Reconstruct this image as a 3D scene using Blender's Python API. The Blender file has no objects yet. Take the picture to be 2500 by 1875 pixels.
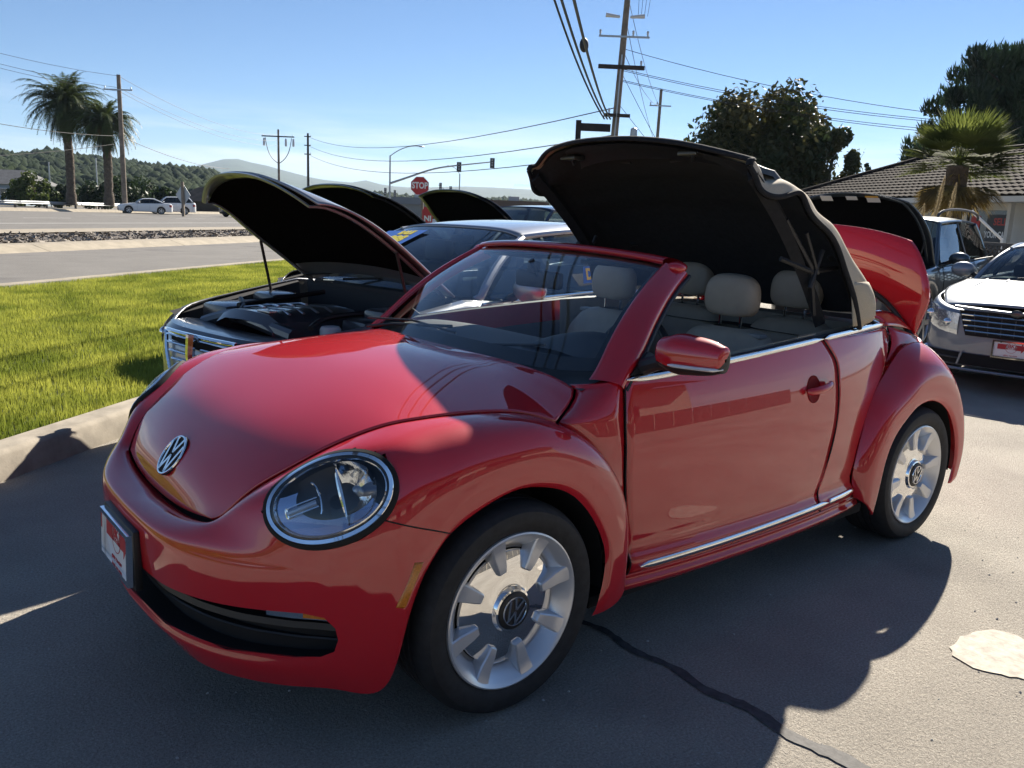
import bpy, bmesh, math, random
import numpy as np
from mathutils import Vector, Matrix
random.seed(7); rng = np.random.default_rng(7)
S = bpy.context.scene; COL = S.collection
R = math.radians
# ------------------------------------------------------------------ camera
CAM = np.array([-1.5064, -2.6799, 1.4955])
yaw, pitch, roll = 0.68467, -0.1991, 0.0408
f_ = np.array([math.sin(yaw)*math.cos(pitch), math.cos(yaw)*math.cos(pitch), math.sin(pitch)])
r_ = np.array([math.cos(yaw), -math.sin(yaw), 0.0]); u_ = np.cross(r_, f_)
r2 = r_*math.cos(roll)+u_*math.sin(roll); u2 = -r_*math.sin(roll)+u_*math.cos(roll)
cd = bpy.data.cameras.new('camera'); cam = bpy.data.objects.new('camera', cd); COL.objects.link(cam)
cam.matrix_world = Matrix(((r2[0],u2[0],-f_[0],CAM[0]),(r2[1],u2[1],-f_[1],CAM[1]),(r2[2],u2[2],-f_[2],CAM[2]),(0,0,0,1)))
cd.sensor_fit = 'HORIZONTAL'; cd.sensor_width = 36.0; cd.lens = 36.0*2047.8/2500.0
cd.clip_start = 0.05; cd.clip_end = 9000
S.camera = cam
# ------------------------------------------------------------------ sky and sun
SUN = np.array([1.38, 0.61, 1.0]); SUN /= np.linalg.norm(SUN)
w = bpy.data.worlds.new('World'); S.world = w; w.use_nodes = True
nt = w.node_tree; nt.nodes.clear()
out = nt.nodes.new('ShaderNodeOutputWorld'); bg = nt.nodes.new('ShaderNodeBackground')
sky = nt.nodes.new('ShaderNodeTexSky'); sky.sky_type = 'NISHITA'; sky.sun_disc = False
sky.sun_elevation = math.asin(SUN[2]); sky.sun_rotation = math.atan2(SUN[0], SUN[1])
sky.altitude = 20; sky.air_density = 0.75; sky.dust_density = 0.0; sky.ozone_density = 5.0
hs = nt.nodes.new('ShaderNodeHueSaturation'); hs.inputs['Saturation'].default_value = 1.04; hs.inputs['Value'].default_value = 0.80
nt.links.new(sky.outputs[0], hs.inputs['Color'])
# thin cirrus low above the horizon, all the way round
tcw = nt.nodes.new('ShaderNodeTexCoord'); sepw = nt.nodes.new('ShaderNodeSeparateXYZ'); nt.links.new(tcw.outputs['Generated'], sepw.inputs[0])
mpw = nt.nodes.new('ShaderNodeMapping'); mpw.inputs['Scale'].default_value = (2.2,2.2,26); nt.links.new(tcw.outputs['Generated'], mpw.inputs[0])
nzw = nt.nodes.new('ShaderNodeTexNoise'); nzw.inputs['Scale'].default_value = 1.6; nzw.inputs['Detail'].default_value = 6; nzw.inputs['Roughness'].default_value = .55; nt.links.new(mpw.outputs[0], nzw.inputs['Vector'])
rpw = nt.nodes.new('ShaderNodeMapRange'); rpw.inputs[1].default_value = .42; rpw.inputs[2].default_value = .68; nt.links.new(nzw.outputs['Fac'], rpw.inputs[0])
bnd = nt.nodes.new('ShaderNodeValToRGB'); bnd.color_ramp.elements[0].position = .0; bnd.color_ramp.elements[0].color = (.6,.6,.6,1); bnd.color_ramp.elements[1].position = .115; bnd.color_ramp.elements[1].color = (0,0,0,1)
e_ = bnd.color_ramp.elements.new(.055); e_.color = (.85,.85,.85,1); nt.links.new(sepw.outputs[2], bnd.inputs[0])
mlw = nt.nodes.new('ShaderNodeMath'); mlw.operation = 'MULTIPLY'; nt.links.new(rpw.outputs[0], mlw.inputs[0]); nt.links.new(bnd.outputs[0], mlw.inputs[1])
cmx = nt.nodes.new('ShaderNodeMix'); cmx.data_type = 'RGBA'; nt.links.new(mlw.outputs[0], cmx.inputs[0]); nt.links.new(hs.outputs[0], cmx.inputs[6]); cmx.inputs[7].default_value = (7.6,8.0,8.5,1)
nt.links.new(cmx.outputs[2], bg.inputs[0]); bg.inputs[1].default_value = 0.055
nt.links.new(bg.outputs[0], out.inputs[0])
ld = bpy.data.lights.new('sun', 'SUN'); ld.energy = 4.3; ld.angle = R(0.53); ld.color = (1.0, 0.92, 0.80)
lo = bpy.data.objects.new('sun', ld); COL.objects.link(lo)
lo.rotation_euler = Vector(SUN).to_track_quat('Z', 'Y').to_euler(); lo.location = (12, 5, 30)
S.view_settings.view_transform = 'Standard'; S.view_settings.look = 'None'
S.view_settings.exposure = 1.42; S.view_settings.gamma = 1.0; S.view_settings.use_curve_mapping = False
S.render.engine = 'CYCLES'; S.cycles.max_bounces = 10; S.cycles.transparent_max_bounces = 16
S.cycles.caustics_reflective = False; S.cycles.caustics_refractive = False

# ------------------------------------------------------------------ materials
MATS = {}
def mat(name, col=(.5,.5,.5), rough=.5, metal=0.0, spec=.5, coat=0.0, noise=None, bump=None, emit=None, alpha=None, sss=0, coat_rough=.02, obj=True, coat_ior=1.5):
    """noise=(scale, amount, detail[, second colour]); bump=(scale, strength, distance)"""
    if name in MATS: return MATS[name]
    m = bpy.data.materials.new(name); m.use_nodes = True; n = m.node_tree.nodes; L = m.node_tree.links
    b = n['Principled BSDF']
    b.inputs['Base Color'].default_value = (*col, 1); b.inputs['Roughness'].default_value = rough
    b.inputs['Metallic'].default_value = metal; b.inputs['Specular IOR Level'].default_value = spec
    b.inputs['Coat Weight'].default_value = coat; b.inputs['Coat IOR'].default_value = coat_ior; b.inputs['Coat Roughness'].default_value = coat_rough
    tc = None
    def coord():
        nonlocal tc
        if tc is None: tc = n.new('ShaderNodeTexCoord')
        return tc.outputs['Object' if obj else 'Generated']
    if noise:
        t = n.new('ShaderNodeTexNoise'); t.inputs['Scale'].default_value = noise[0]; t.inputs['Detail'].default_value = noise[2] if len(noise) > 2 else 4
        t.inputs['Roughness'].default_value = .62
        L.new(coord(), t.inputs['Vector'])
        r = n.new('ShaderNodeValToRGB')
        c2 = noise[3] if len(noise) > 3 else tuple(max(0, c*(1-noise[1])) for c in col)
        c1 = col if len(noise) > 3 else tuple(min(1, c*(1+noise[1])) for c in col)
        r.color_ramp.elements[0].position = .34; r.color_ramp.elements[1].position = .66
        r.color_ramp.elements[0].color = (*c2, 1); r.color_ramp.elements[1].color = (*c1, 1)
        L.new(t.outputs['Fac'], r.inputs['Fac']); L.new(r.outputs['Color'], b.inputs['Base Color'])
    if bump:
        t2 = n.new('ShaderNodeTexNoise'); t2.inputs['Scale'].default_value = bump[0]; t2.inputs['Detail'].default_value = 5
        L.new(coord(), t2.inputs['Vector'])
        bp = n.new('ShaderNodeBump'); bp.inputs['Strength'].default_value = bump[1]; bp.inputs['Distance'].default_value = bump[2]
        L.new(t2.outputs['Fac'], bp.inputs['Height']); L.new(bp.outputs['Normal'], b.inputs['Normal'])
    if emit: b.inputs['Emission Color'].default_value = (*emit[:3], 1); b.inputs['Emission Strength'].default_value = emit[3]
    MATS[name] = m; return m
def glass(name, tint=(.9,.95,.93), refl=1.0, rough=0.0, base=.04):
    """thin sheet glass: clear transmission with a fresnel reflection"""
    if name in MATS: return MATS[name]
    m = bpy.data.materials.new(name); m.use_nodes = True; n = m.node_tree.nodes; L = m.node_tree.links; n.clear()
    o = n.new('ShaderNodeOutputMaterial'); mx = n.new('ShaderNodeMixShader'); tr = n.new('ShaderNodeBsdfTransparent'); gl = n.new('ShaderNodeBsdfGlossy')
    fr = n.new('ShaderNodeFresnel'); fr.inputs['IOR'].default_value = 1.52; mu = n.new('ShaderNodeMath'); mu.operation = 'MULTIPLY_ADD'
    geo = n.new('ShaderNodeNewGeometry')
    tr.inputs[0].default_value = (*tint, 1); gl.inputs['Roughness'].default_value = rough
    mu.inputs[1].default_value = 1.7*refl; mu.inputs[2].default_value = base*0; mu.use_clamp = True
    # same reflectance from both faces of the sheet
    inv = n.new('ShaderNodeMath'); inv.operation = 'DIVIDE'; inv.inputs[0].default_value = 1.0
    mixv = n.new('ShaderNodeMix'); mixv.inputs[2].default_value = 1.52; mixv.inputs[3].default_value = 1.0/1.52
    L.new(geo.outputs['Backfacing'], mixv.inputs[0]); 
    lw = n.new('ShaderNodeLayerWeight'); 
    vt = n.new('ShaderNodeVectorMath'); vt.operation = 'DOT_PRODUCT'; L.new(geo.outputs['Incoming'], vt.inputs[0]); L.new(geo.outputs['Normal'], vt.inputs[1])
    ab = n.new('ShaderNodeMath'); ab.operation = 'ABSOLUTE'; L.new(vt.outputs['Value'], ab.inputs[0])
    om = n.new('ShaderNodeMath'); om.operation = 'SUBTRACT'; om.inputs[0].default_value = 1.0; L.new(ab.outputs[0], om.inputs[1])
    pw = n.new('ShaderNodeMath'); pw.operation = 'POWER'; pw.inputs[1].default_value = 4.6; L.new(om.outputs[0], pw.inputs[0])
    ma = n.new('ShaderNodeMath'); ma.operation = 'MULTIPLY_ADD'; ma.inputs[1].default_value = .9*refl; ma.inputs[2].default_value = .075*refl; ma.use_clamp = True
    L.new(pw.outputs[0], ma.inputs[0]); L.new(ma.outputs[0], mx.inputs[0])
    for q in (fr, mu, inv, mixv, lw): n.remove(q)
    L.new(tr.outputs[0], mx.inputs[1]); L.new(gl.outputs[0], mx.inputs[2]); L.new(mx.outputs[0], o.inputs[0])
    MATS[name] = m; return m

# ------------------------------------------------------------------ objects
def tag(o, label=None, cat=None, group=None, kind=None):
    if label: o['label'] = label
    if cat: o['category'] = cat
    if group: o['group'] = group
    if kind: o['kind'] = kind
    return o
def thing(name, label, cat, loc=(0,0,0), rz=0.0, group=None):
    o = bpy.data.objects.new(name, None); COL.objects.link(o); o.location = loc; o.rotation_euler = (0,0,rz); o.empty_display_size = .2
    return tag(o, label, cat, group)
def link(name, me, m, parent=None, smooth=True, sharp=None):
    o = bpy.data.objects.new(name, me); COL.objects.link(o)
    if m is not None:
        for q in (m if isinstance(m, (list, tuple)) else [m]): me.materials.append(q)
    if smooth:
        me.polygons.foreach_set('use_smooth', [True]*len(me.polygons))
        if sharp: me.set_sharp_from_angle(angle=R(sharp))
    if parent is not None: o.parent = parent
    return o
class MB:
    """collects simple shapes into one mesh"""
    def __init__(s): s.v = []; s.f = []; s.mi = []; s.m = 0
    def add(s, V, F):
        k = len(s.v); s.v += [tuple(map(float, q)) for q in V]; s.f += [tuple(i+k for i in q) for q in F]; s.mi += [s.m]*len(F); return s
    def box(s, c, d, rz=0, M=None):
        x, y, z = d[0]/2, d[1]/2, d[2]/2
        V = [(a*x, b*y, e*z) for e in (-1,1) for b in (-1,1) for a in (-1,1)]
        if rz: V = [(a*math.cos(rz)-b*math.sin(rz), a*math.sin(rz)+b*math.cos(rz), e) for a, b, e in V]
        if M is not None: V = [tuple(M @ Vector(q)) for q in V]
        V = [(a+c[0], b+c[1], e+c[2]) for a, b, e in V]
        return s.add(V, [(0,2,3,1),(4,5,7,6),(0,1,5,4),(2,6,7,3),(0,4,6,2),(1,3,7,5)])
    def cbox(s, c, d, b=.01, M=None):
        """box with chamfered edges"""
        x, y, z = d[0]/2, d[1]/2, d[2]/2; b = min(b, x*.9, y*.9, z*.9)
        bm = bmesh.new(); bmesh.ops.create_cube(bm, size=1.0)
        for q in bm.verts: q.co = Vector((q.co.x*2*x, q.co.y*2*y, q.co.z*2*z))
        bmesh.ops.bevel(bm, geom=list(bm.edges), offset=b, segments=2, profile=.6, affect='EDGES')
        V = [(M @ q.co if M is not None else q.co)+Vector(c) for q in bm.verts]; bm.verts.index_update()
        F = [tuple(q.index for q in p.verts) for p in bm.faces]; bm.free()
        return s.add(V, F)
    def tube(s, P, r, n=8, caps=True, closed=False, flat=None):
        P = [Vector(q) for q in P]; N = len(P); rr = r if isinstance(r, (list, tuple, np.ndarray)) else [r]*N
        V = []; F = []; up = None
        for i in range(N):
            a = P[(i-1) % N] if (i > 0 or closed) else P[0]; b = P[(i+1) % N] if (i < N-1 or closed) else P[-1]
            t = (b-a); t = t.normalized() if t.length > 1e-9 else Vector((0,0,1))
            if up is None:
                up = Vector((0,0,1)) if abs(t.z) < .9 else Vector((1,0,0))
            x = t.cross(up); x = x.normalized() if x.length > 1e-6 else Vector((1,0,0)); y = x.cross(t).normalized(); up = y
            for k in range(n):
                an = 2*math.pi*k/n; V.append(P[i]+x*math.cos(an)*rr[i]+y*math.sin(an)*rr[i]*(flat or 1))
        M_ = N if closed else N-1
        for i in range(M_):
            for k in range(n):
                j = (i+1) % N; F.append((i*n+k, i*n+(k+1) % n, j*n+(k+1) % n, j*n+k))
        if caps and not closed: F += [tuple(range(n-1,-1,-1)), tuple((N-1)*n+k for k in range(n))]
        return s.add(V, F)
    def lathe(s, prof, n=32, c=(0,0,0), axis='z', M=None, close=False):
        """prof: list of (radius, height) turned about an axis"""
        V = []; F = []; K = len(prof)
        for k in range(n):
            an = 2*math.pi*k/n; ca, sa = math.cos(an), math.sin(an)
            for r, h in prof:
                q = (r*ca, r*sa, h) if axis == 'z' else ((r*ca, h, r*sa) if axis == 'y' else (h, r*ca, r*sa))
                if M is not None: q = tuple(M @ Vector(q))
                V.append((q[0]+c[0], q[1]+c[1], q[2]+c[2]))
        for k in range(n):
            for i in range(K-1 if not close else K):
                j = (i+1) % K; F.append((k*K+i, ((k+1) % n)*K+i, ((k+1) % n)*K+j, k*K+j))
        return s.add(V, F)
    def prism(s, poly, h, M=None, c=(0,0,0)):
        """polygon in XY extruded along Z by h (both caps)"""
        n = len(poly); V = [(x, y, 0) for x, y in poly]+[(x, y, h) for x, y in poly]
        if M is not None: V = [tuple(M @ Vector(q)) for q in V]
        V = [(a+c[0], b+c[1], e+c[2]) for a, b, e in V]
        return s.add(V, [tuple(range(n-1,-1,-1)), tuple(range(n, 2*n))]+[(i, (i+1) % n, n+(i+1) % n, n+i) for i in range(n)])
    def grid(s, G, flip=False, closeu=False):
        G = np.asarray(G, float); a, b = G.shape[:2]; V = G.reshape(-1, 3); F = []
        for i in range(a if closeu else a-1):
            for j in range(b-1):
                k = (i+1) % a; q = (i*b+j, i*b+j+1, k*b+j+1, k*b+j); F.append(q[::-1] if flip else q)
        return s.add(V, F)
    def ball(s, c, r, n=10, m=6, M=None):
        prof = [(math.sin(math.pi*i/m), -math.cos(math.pi*i/m)) for i in range(m+1)]
        rr = r if isinstance(r, (tuple, list)) else (r, r, r); V = []; F = []
        for k in range(n):
            an = 2*math.pi*k/n
            for a, h in prof:
                q = Vector((a*math.cos(an)*rr[0], a*math.sin(an)*rr[1], h*rr[2])); q = M @ q if M is not None else q
                V.append((q.x+c[0], q.y+c[1], q.z+c[2]))
        K = m+1
        for k in range(n):
            for i in range(m): F.append((k*K+i, ((k+1) % n)*K+i, ((k+1) % n)*K+i+1, k*K+i+1))
        return s.add(V, F)
    def mesh(s, name, weld=False):
        me = bpy.data.meshes.new(name); me.from_pydata(s.v, [], s.f); me.update()
        if any(s.mi): me.polygons.foreach_set('material_index', s.mi)
        bm = bmesh.new(); bm.from_mesh(me)
        if weld: bmesh.ops.remove_doubles(bm, verts=bm.verts, dist=1e-5)
        bmesh.ops.recalc_face_normals(bm, faces=bm.faces); bm.to_mesh(me); bm.free()
        return me
    def build(s, name, m, parent=None, smooth=True, sharp=35, weld=False):
        return link(name, s.mesh(name, weld), m, parent, smooth, sharp)
def copy_tree(o, parent=None):
    c = o.copy(); COL.objects.link(c); c.parent = parent
    for ch in o.children: copy_tree(ch, c)
    return c
# ------------------------------------------------------------------ splines
def _nat(t, P):
    """natural cubic second derivatives"""
    n = len(t); P = np.asarray(P, float); h = np.diff(t); A = np.zeros((n, n)); B = np.zeros((n,)+P.shape[1:])
    A[0,0] = A[-1,-1] = 1
    for i in range(1, n-1):
        A[i,i-1] = h[i-1]; A[i,i] = 2*(h[i-1]+h[i]); A[i,i+1] = h[i]
        B[i] = 6*((P[i+1]-P[i])/h[i]-(P[i]-P[i-1])/h[i-1])
    return np.linalg.solve(A, B.reshape(n, -1)).reshape(B.shape)
def ncub(t, P, q):
    t = np.asarray(t, float); P = np.asarray(P, float); M = _nat(t, P); q = np.asarray(q, float)
    i = np.clip(np.searchsorted(t, q, side='right')-1, 0, len(t)-2); h = t[i+1]-t[i]
    sh = (-1,)+(1,)*(P.ndim-1); a = ((t[i+1]-q)/h).reshape(sh); b = ((q-t[i])/h).reshape(sh); h = h.reshape(sh)
    return a*P[i]+b*P[i+1]+((a**3-a)*M[i]+(b**3-b)*M[i+1])*h*h/6
def chord(P):
    P = np.asarray(P, float); d = np.sqrt(np.linalg.norm(np.diff(P, axis=0), axis=-1)+1e-9)
    if d.ndim > 1: d = d.mean(axis=1)
    return np.concatenate([[0], np.cumsum(d)])
def spl(P, n):
    P = np.asarray(P, float); t = chord(P); return ncub(t, P, np.linspace(0, t[-1], n))
def dens(t, k): return np.concatenate([np.linspace(a, b, k, endpoint=False) for a, b in zip(t[:-1], t[1:])]+[[t[-1]]])
def patch(C, ku=4, kv=4):
    """C[i][j] control points -> dense smooth grid through them"""
    C = np.asarray(C, float); tu = chord(C); tv = chord(C.swapaxes(0, 1))
    D = ncub(tu, C, dens(tu, ku)); D = ncub(tv, D.swapaxes(0, 1), dens(tv, kv)).swapaxes(0, 1)
    return D
def mirror(G): G = np.array(G, float); G[..., 1] *= -1; return G
def solid(o, th, off=-1):
    m = o.modifiers.new('Solidify', 'SOLIDIFY'); m.thickness = th; m.offset = off; return o
def orient(me, toward):
    """flip the whole mesh so that normals point away from `toward`"""
    c = Vector(toward); s_ = sum((p.center-c).dot(p.normal)*p.area for p in me.polygons)
    if s_ < 0: me.flip_normals()
def panel(name, G, m, parent, inside, th=.006, both=False, sharp=None):
    """sheet panel from a grid; near side (y<0); both -> joined with mirror image"""
    b = MB(); b.grid(G)
    if both: b.grid(mirror(G))
    me = bpy.data.meshes.new(name); me.from_pydata(b.v, [], b.f)
    bm = bmesh.new(); bm.from_mesh(me); bmesh.ops.remove_doubles(bm, verts=bm.verts, dist=1e-5); bmesh.ops.recalc_face_normals(bm, faces=bm.faces); bm.to_mesh(me); bm.free()
    orient(me, inside); o = link(name, me, m, parent, True, sharp)
    if th: solid(o, th)
    return o
def text_obj(name, body, size, m, parent, M, extrude=.0006, bold=0.0, align='CENTER', sx=1.0):
    cu = bpy.data.curves.new(name, 'FONT'); cu.body = body; cu.size = size; cu.align_x = align; cu.align_y = 'CENTER'; cu.extrude = extrude; cu.offset = bold; cu.resolution_u = 3
    tmp = bpy.data.objects.new(name, cu); COL.objects.link(tmp); dg = bpy.context.evaluated_depsgraph_get()
    me = bpy.data.meshes.new_from_object(tmp.evaluated_get(dg)); bpy.data.objects.remove(tmp); bpy.data.curves.remove(cu)
    me.transform(M @ Matrix.Diagonal((sx, 1, 1, 1))); o = link(name, me, m, parent, False); return o
def frame(o, x, y, z=None):
    """matrix with given x and y directions"""
    x = Vector(x).normalized(); y = Vector(y); y = (y-x*y.dot(x)).normalized(); z = x.cross(y)
    return Matrix(((x.x,y.x,z.x,o[0]),(x.y,y.y,z.y,o[1]),(x.z,y.z,z.z,o[2]),(0,0,0,1)))
# ================================================================== setting
TT = np.array([.775,.632,0.0]); NN = np.array([-.632,.775,0.0])      # along / across the road
def sd(s, d, z=0.0): q = TT*s+NN*d; return (float(q[0]), float(q[1]), z)
ROADA = math.atan2(.632,.775)
def asphalt(name, c1, c2, grain=1.0, patch_=.25, bump=.5):
    m = bpy.data.materials.new(name); m.use_nodes = True; n = m.node_tree.nodes; L = m.node_tree.links; b = n['Principled BSDF']; b.inputs['Roughness'].default_value = .88; b.inputs['Specular IOR Level'].default_value = .3
    tc = n.new('ShaderNodeTexCoord')
    def noise(sc, det=3, rough=.6):
        t = n.new('ShaderNodeTexNoise'); t.inputs['Scale'].default_value = sc; t.inputs['Detail'].default_value = det; t.inputs['Roughness'].default_value = rough; L.new(tc.outputs['Object'], t.inputs['Vector']); return t
    g1 = noise(120*grain, 4, .8); r = n.new('ShaderNodeValToRGB'); r.color_ramp.elements[0].position = .30; r.color_ramp.elements[1].position = .72
    r.color_ramp.elements[0].color = (*c2,1); r.color_ramp.elements[1].color = (*c1,1); L.new(g1.outputs['Fac'], r.inputs['Fac'])
    g2 = noise(.9, 6, .65); r2_ = n.new('ShaderNodeValToRGB'); r2_.color_ramp.elements[0].position = .35; r2_.color_ramp.elements[1].position = .65
    r2_.color_ramp.elements[0].color = (1-patch_,)*3+(1,); r2_.color_ramp.elements[1].color = (1.0,1.0,1.0,1); L.new(g2.outputs['Fac'], r2_.inputs['Fac'])
    mx = n.new('ShaderNodeMix'); mx.data_type = 'RGBA'; mx.blend_type = 'MULTIPLY'; mx.inputs[0].default_value = 1.0; L.new(r.outputs[0], mx.inputs[6]); L.new(r2_.outputs[0], mx.inputs[7])
    # pale grit and dark pits
    vo = n.new('ShaderNodeTexVoronoi'); vo.inputs['Scale'].default_value = 60*grain; L.new(tc.outputs['Object'], vo.inputs['Vector'])
    r3 = n.new('ShaderNodeValToRGB'); r3.color_ramp.elements[0].position = .08; r3.color_ramp.elements[1].position = .17; r3.color_ramp.elements[0].color = (1.55,1.5,1.42,1); r3.color_ramp.elements[1].color = (1,1,1,1); L.new(vo.outputs['Distance'], r3.inputs['Fac'])
    wn = n.new('ShaderNodeTexWhiteNoise'); L.new(vo.outputs['Color'], wn.inputs['Vector']); gt = n.new('ShaderNodeMath'); gt.operation = 'GREATER_THAN'; gt.inputs[1].default_value = .80; L.new(wn.outputs['Value'], gt.inputs[0])
    mx2 = n.new('ShaderNodeMix'); mx2.data_type = 'RGBA'; mx2.blend_type = 'MULTIPLY'; L.new(gt.outputs[0], mx2.inputs[0]); L.new(mx.outputs[2], mx2.inputs[6]); L.new(r3.outputs[0], mx2.inputs[7])
    # dark oil stains
    g4 = noise(.55, 3, .5); r4 = n.new('ShaderNodeValToRGB'); r4.color_ramp.elements[0].position = .60; r4.color_ramp.elements[1].position = .70; r4.color_ramp.elements[0].color = (1,1,1,1); r4.color_ramp.elements[1].color = (.72,.72,.74,1); L.new(g4.outputs['Fac'], r4.inputs['Fac'])
    mx3 = n.new('ShaderNodeMix'); mx3.data_type = 'RGBA'; mx3.blend_type = 'MULTIPLY'; mx3.inputs[0].default_value = 1; L.new(mx2.outputs[2], mx3.inputs[6]); L.new(r4.outputs[0], mx3.inputs[7])
    L.new(mx3.outputs[2], b.inputs['Base Color'])
    ad = n.new('ShaderNodeMath'); ad.operation = 'ADD'; L.new(g1.outputs['Fac'], ad.inputs[0]); g5 = noise(45*grain, 3); L.new(g5.outputs['Fac'], ad.inputs[1])
    bp = n.new('ShaderNodeBump'); bp.inputs['Strength'].default_value = bump; bp.inputs['Distance'].default_value = .009; L.new(ad.outputs[0], bp.inputs['Height']); L.new(bp.outputs['Normal'], b.inputs['Normal'])
    MATS[name] = m; return m
ASP = asphalt('lot_asphalt', (.62,.565,.48), (.24,.217,.182), 1.0, .28, 1.0)
ASP2 = asphalt('road_asphalt', (.25,.235,.215), (.14,.132,.12), .5, .15, .3)
CONC = mat('concrete', (.33,.29,.23), .85, noise=(6,.22,6), bump=(90,.35,.003))
CONC2 = mat('pale_concrete', (.33,.285,.215), .85, noise=(3,.16,6), bump=(40,.3,.003))
EARTH = mat('dry_earth', (.17,.14,.09), .95, noise=(.2,.35,6))
SOIL = mat('mulch_soil', (.11,.09,.075), .95, noise=(8,.4,5))
WLINE = mat('road_paint', (.72,.71,.66), .7, noise=(5,.12,5))
TAR = mat('tar_joint', (.065,.062,.06), .75, noise=(30,.4,4), bump=(60,.5,.004))
def sheet(name, pts, z, m, kind='structure', parent=None):
    b = MB(); b.add([(x, y, z) for x, y in pts], [tuple(range(len(pts)))]); o = b.build(name, m, parent, False)
    if parent is None: tag(o, kind=kind)
    return o
def band(name, d0, d1, z, m, s0=-120, s1=420, parent=None, z1=None):
    z1 = z if z1 is None else z1; b = MB(); b.grid([[sd(s_, d0, z) for s_ in np.linspace(s0, s1, 28)], [sd(s_, d1, z1) for s_ in np.linspace(s0, s1, 28)]]); o = b.build(name, m, parent, False)
    if o.data.polygons[0].normal.z < 0: o.data.flip_normals()
    if parent is None: tag(o, kind='structure')
    return o
b = MB(); b.grid([[(x, y, -.06) for x in np.linspace(-4000,7000,12)] for y in np.linspace(-4000,7000,12)]); o = b.build('ground', EARTH, None, False); tag(o, kind='structure')
band('parking_lot', -70, 2.37, 0.0, ASP, -70, 70)
# kerb with cast joints
kerb = MB(); prof = [(2.33,-.05),(2.345,.0),(2.375,.125),(2.395,.148),(2.42,.152),(2.55,.154),(2.555,.02)]
KR = bpy.data.objects.new('kerb', None); COL.objects.link(KR); tag(KR, kind='structure')
s_ = -9.0; k = 0
while s_ < 30:
    e = s_+3.05; b = MB(); b.grid([[sd(a, d, z) for d, z in prof] for a in np.linspace(s_+.004, e-.004, 4)]); o = b.build('kerb_stone', CONC, KR, True, 40); s_ = e
# lawn
band('lawn', 2.54, 8.93, .10, mat('lawn_soil', (.10,.12,.03), .95, noise=(7,.45,6)), -40, 60)
band('lawn_edging', 8.90, 9.18, .150, CONC2, -60, 120)
band('service_road', 9.16, 15.5, .045, ASP2, -80, 300)
MK = bpy.data.objects.new('median_kerb', None); COL.objects.link(MK); tag(MK, kind='structure')
s_ = -20.0
while s_ < 130:
    e = s_+6.1; b = MB(); b.grid([[sd(a, d, z) for d, z in ((15.42,.0),(15.50,.05),(15.9,.165),(16.02,.205),(16.15,.21),(16.62,.215))] for a in (s_+.012, e-.012)]); b.build('kerb_stone', CONC2, MK, True, 40); s_ = e
band('median', 16.6, 22.3, .17, SOIL, -40, 300, z1=.20)
band('median_far_kerb', 21.0, 23.3, .235, CONC2, -40, 300, z1=.24)
band('highway', 23.2, 75.0, .205, ASP2, -150, 900)
for d0, d1, nm in ((28.9,29.12,'edge_line'),(70.0,70.2,'edge_line')): band('road_edge_line', d0, d1, .211, WLINE, -60, 400)
LN = bpy.data.objects.new('lane_dashes', None); COL.objects.link(LN); tag(LN, kind='structure')
for d0 in (36.0,43.0):
    for k in range(12): band('lane_dash', d0, d0+.16, .212, WLINE, -5+14.6*k, -1.2+14.6*k, parent=LN)
# low concrete berm between the carriageways
b = MB(); b.grid([[sd(a, d, z) for d, z in ((51.6,.20),(51.8,.42),(52.1,.46),(52.4,.45),(52.6,.20))] for a in np.linspace(-60,420,60)]); tag(b.build('berm', CONC2, None), kind='structure')
# tar joint and worn painted spot on the lot
TJ = [(1.437,1.526),(1.52,1.572),(1.60,1.612),(1.698,1.662),(1.80,1.722),(1.897,1.777),(2.0,1.83)]
def px(q, z=0.0):   # a photograph pixel (thousands) laid on the ground plane: used once to place flat marks
    d = f_+(q[0]*1000-1250)/2047.8*r2-(q[1]*1000-937.5)/2047.8*u2; s_ = (z-CAM[2])/d[2]; return CAM+d*s_
J3 = [px(q) for q in TJ]; dirj = (J3[-1]-J3[0]); dirj /= np.linalg.norm(dirj); nj = np.array([-dirj[1], dirj[0], 0])
b = MB(); L1 = []; L2 = []
for i, t in enumerate(np.linspace(-.3,1.25,60)):
    c = J3[0]+(J3[-1]-J3[0])*t+nj*.012*math.sin(t*19); w_ = .011+.010*rng.random()+.018*max(0,t-.45); L1.append(c-nj*w_+(0,0,.004)); L2.append(c+nj*(w_+.004*rng.random())+(0,0,.004))
b.grid([L1, L2]); o = b.build('tar_joint', TAR, None, False); tag(o, kind='structure')
if o.data.polygons[0].normal.z < 0: o.data.flip_normals()
c = px((2.455,1.600)); V = []
for t in np.linspace(0, 2*math.pi, 40, endpoint=False): r = .16*(1+.10*math.sin(3*t)+.12*rng.random()); V.append((c[0]+r*math.cos(t)*1.1, c[1]+r*math.sin(t)))
tag(sheet('painted_spot', V, .004, mat('worn_paint', (.62,.56,.46), .85, noise=(22,.3,6,(.36,.325,.275)), bump=(90,.4,.004))), kind='structure')
# grit and dead leaves scattered over the asphalt
b = MB(); LF = mat('dry_leaf', (.30,.24,.13), .8, noise=(20,.3,2)); b2 = MB()
for k in range(420):
    x, y = rng.uniform(-2.2,3.5), rng.uniform(-2.5,1.3); r = rng.uniform(.0025,.007); a = rng.uniform(0,6.3); z = r*.6
    b.add([(x+r*math.cos(a+t), y+r*math.sin(a+t), z*(.2 if k2 else .9)) for k2, t in enumerate((0,1.5,3.1,4.6))]+[(x,y,r)], [(0,1,4),(1,2,4),(2,3,4),(3,0,4)])
tag(b.build('grit', mat('pale_grit', (.42,.41,.38), .8), None, False), 'scattered pale grit and small stones on the asphalt', None, kind='stuff')

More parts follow.
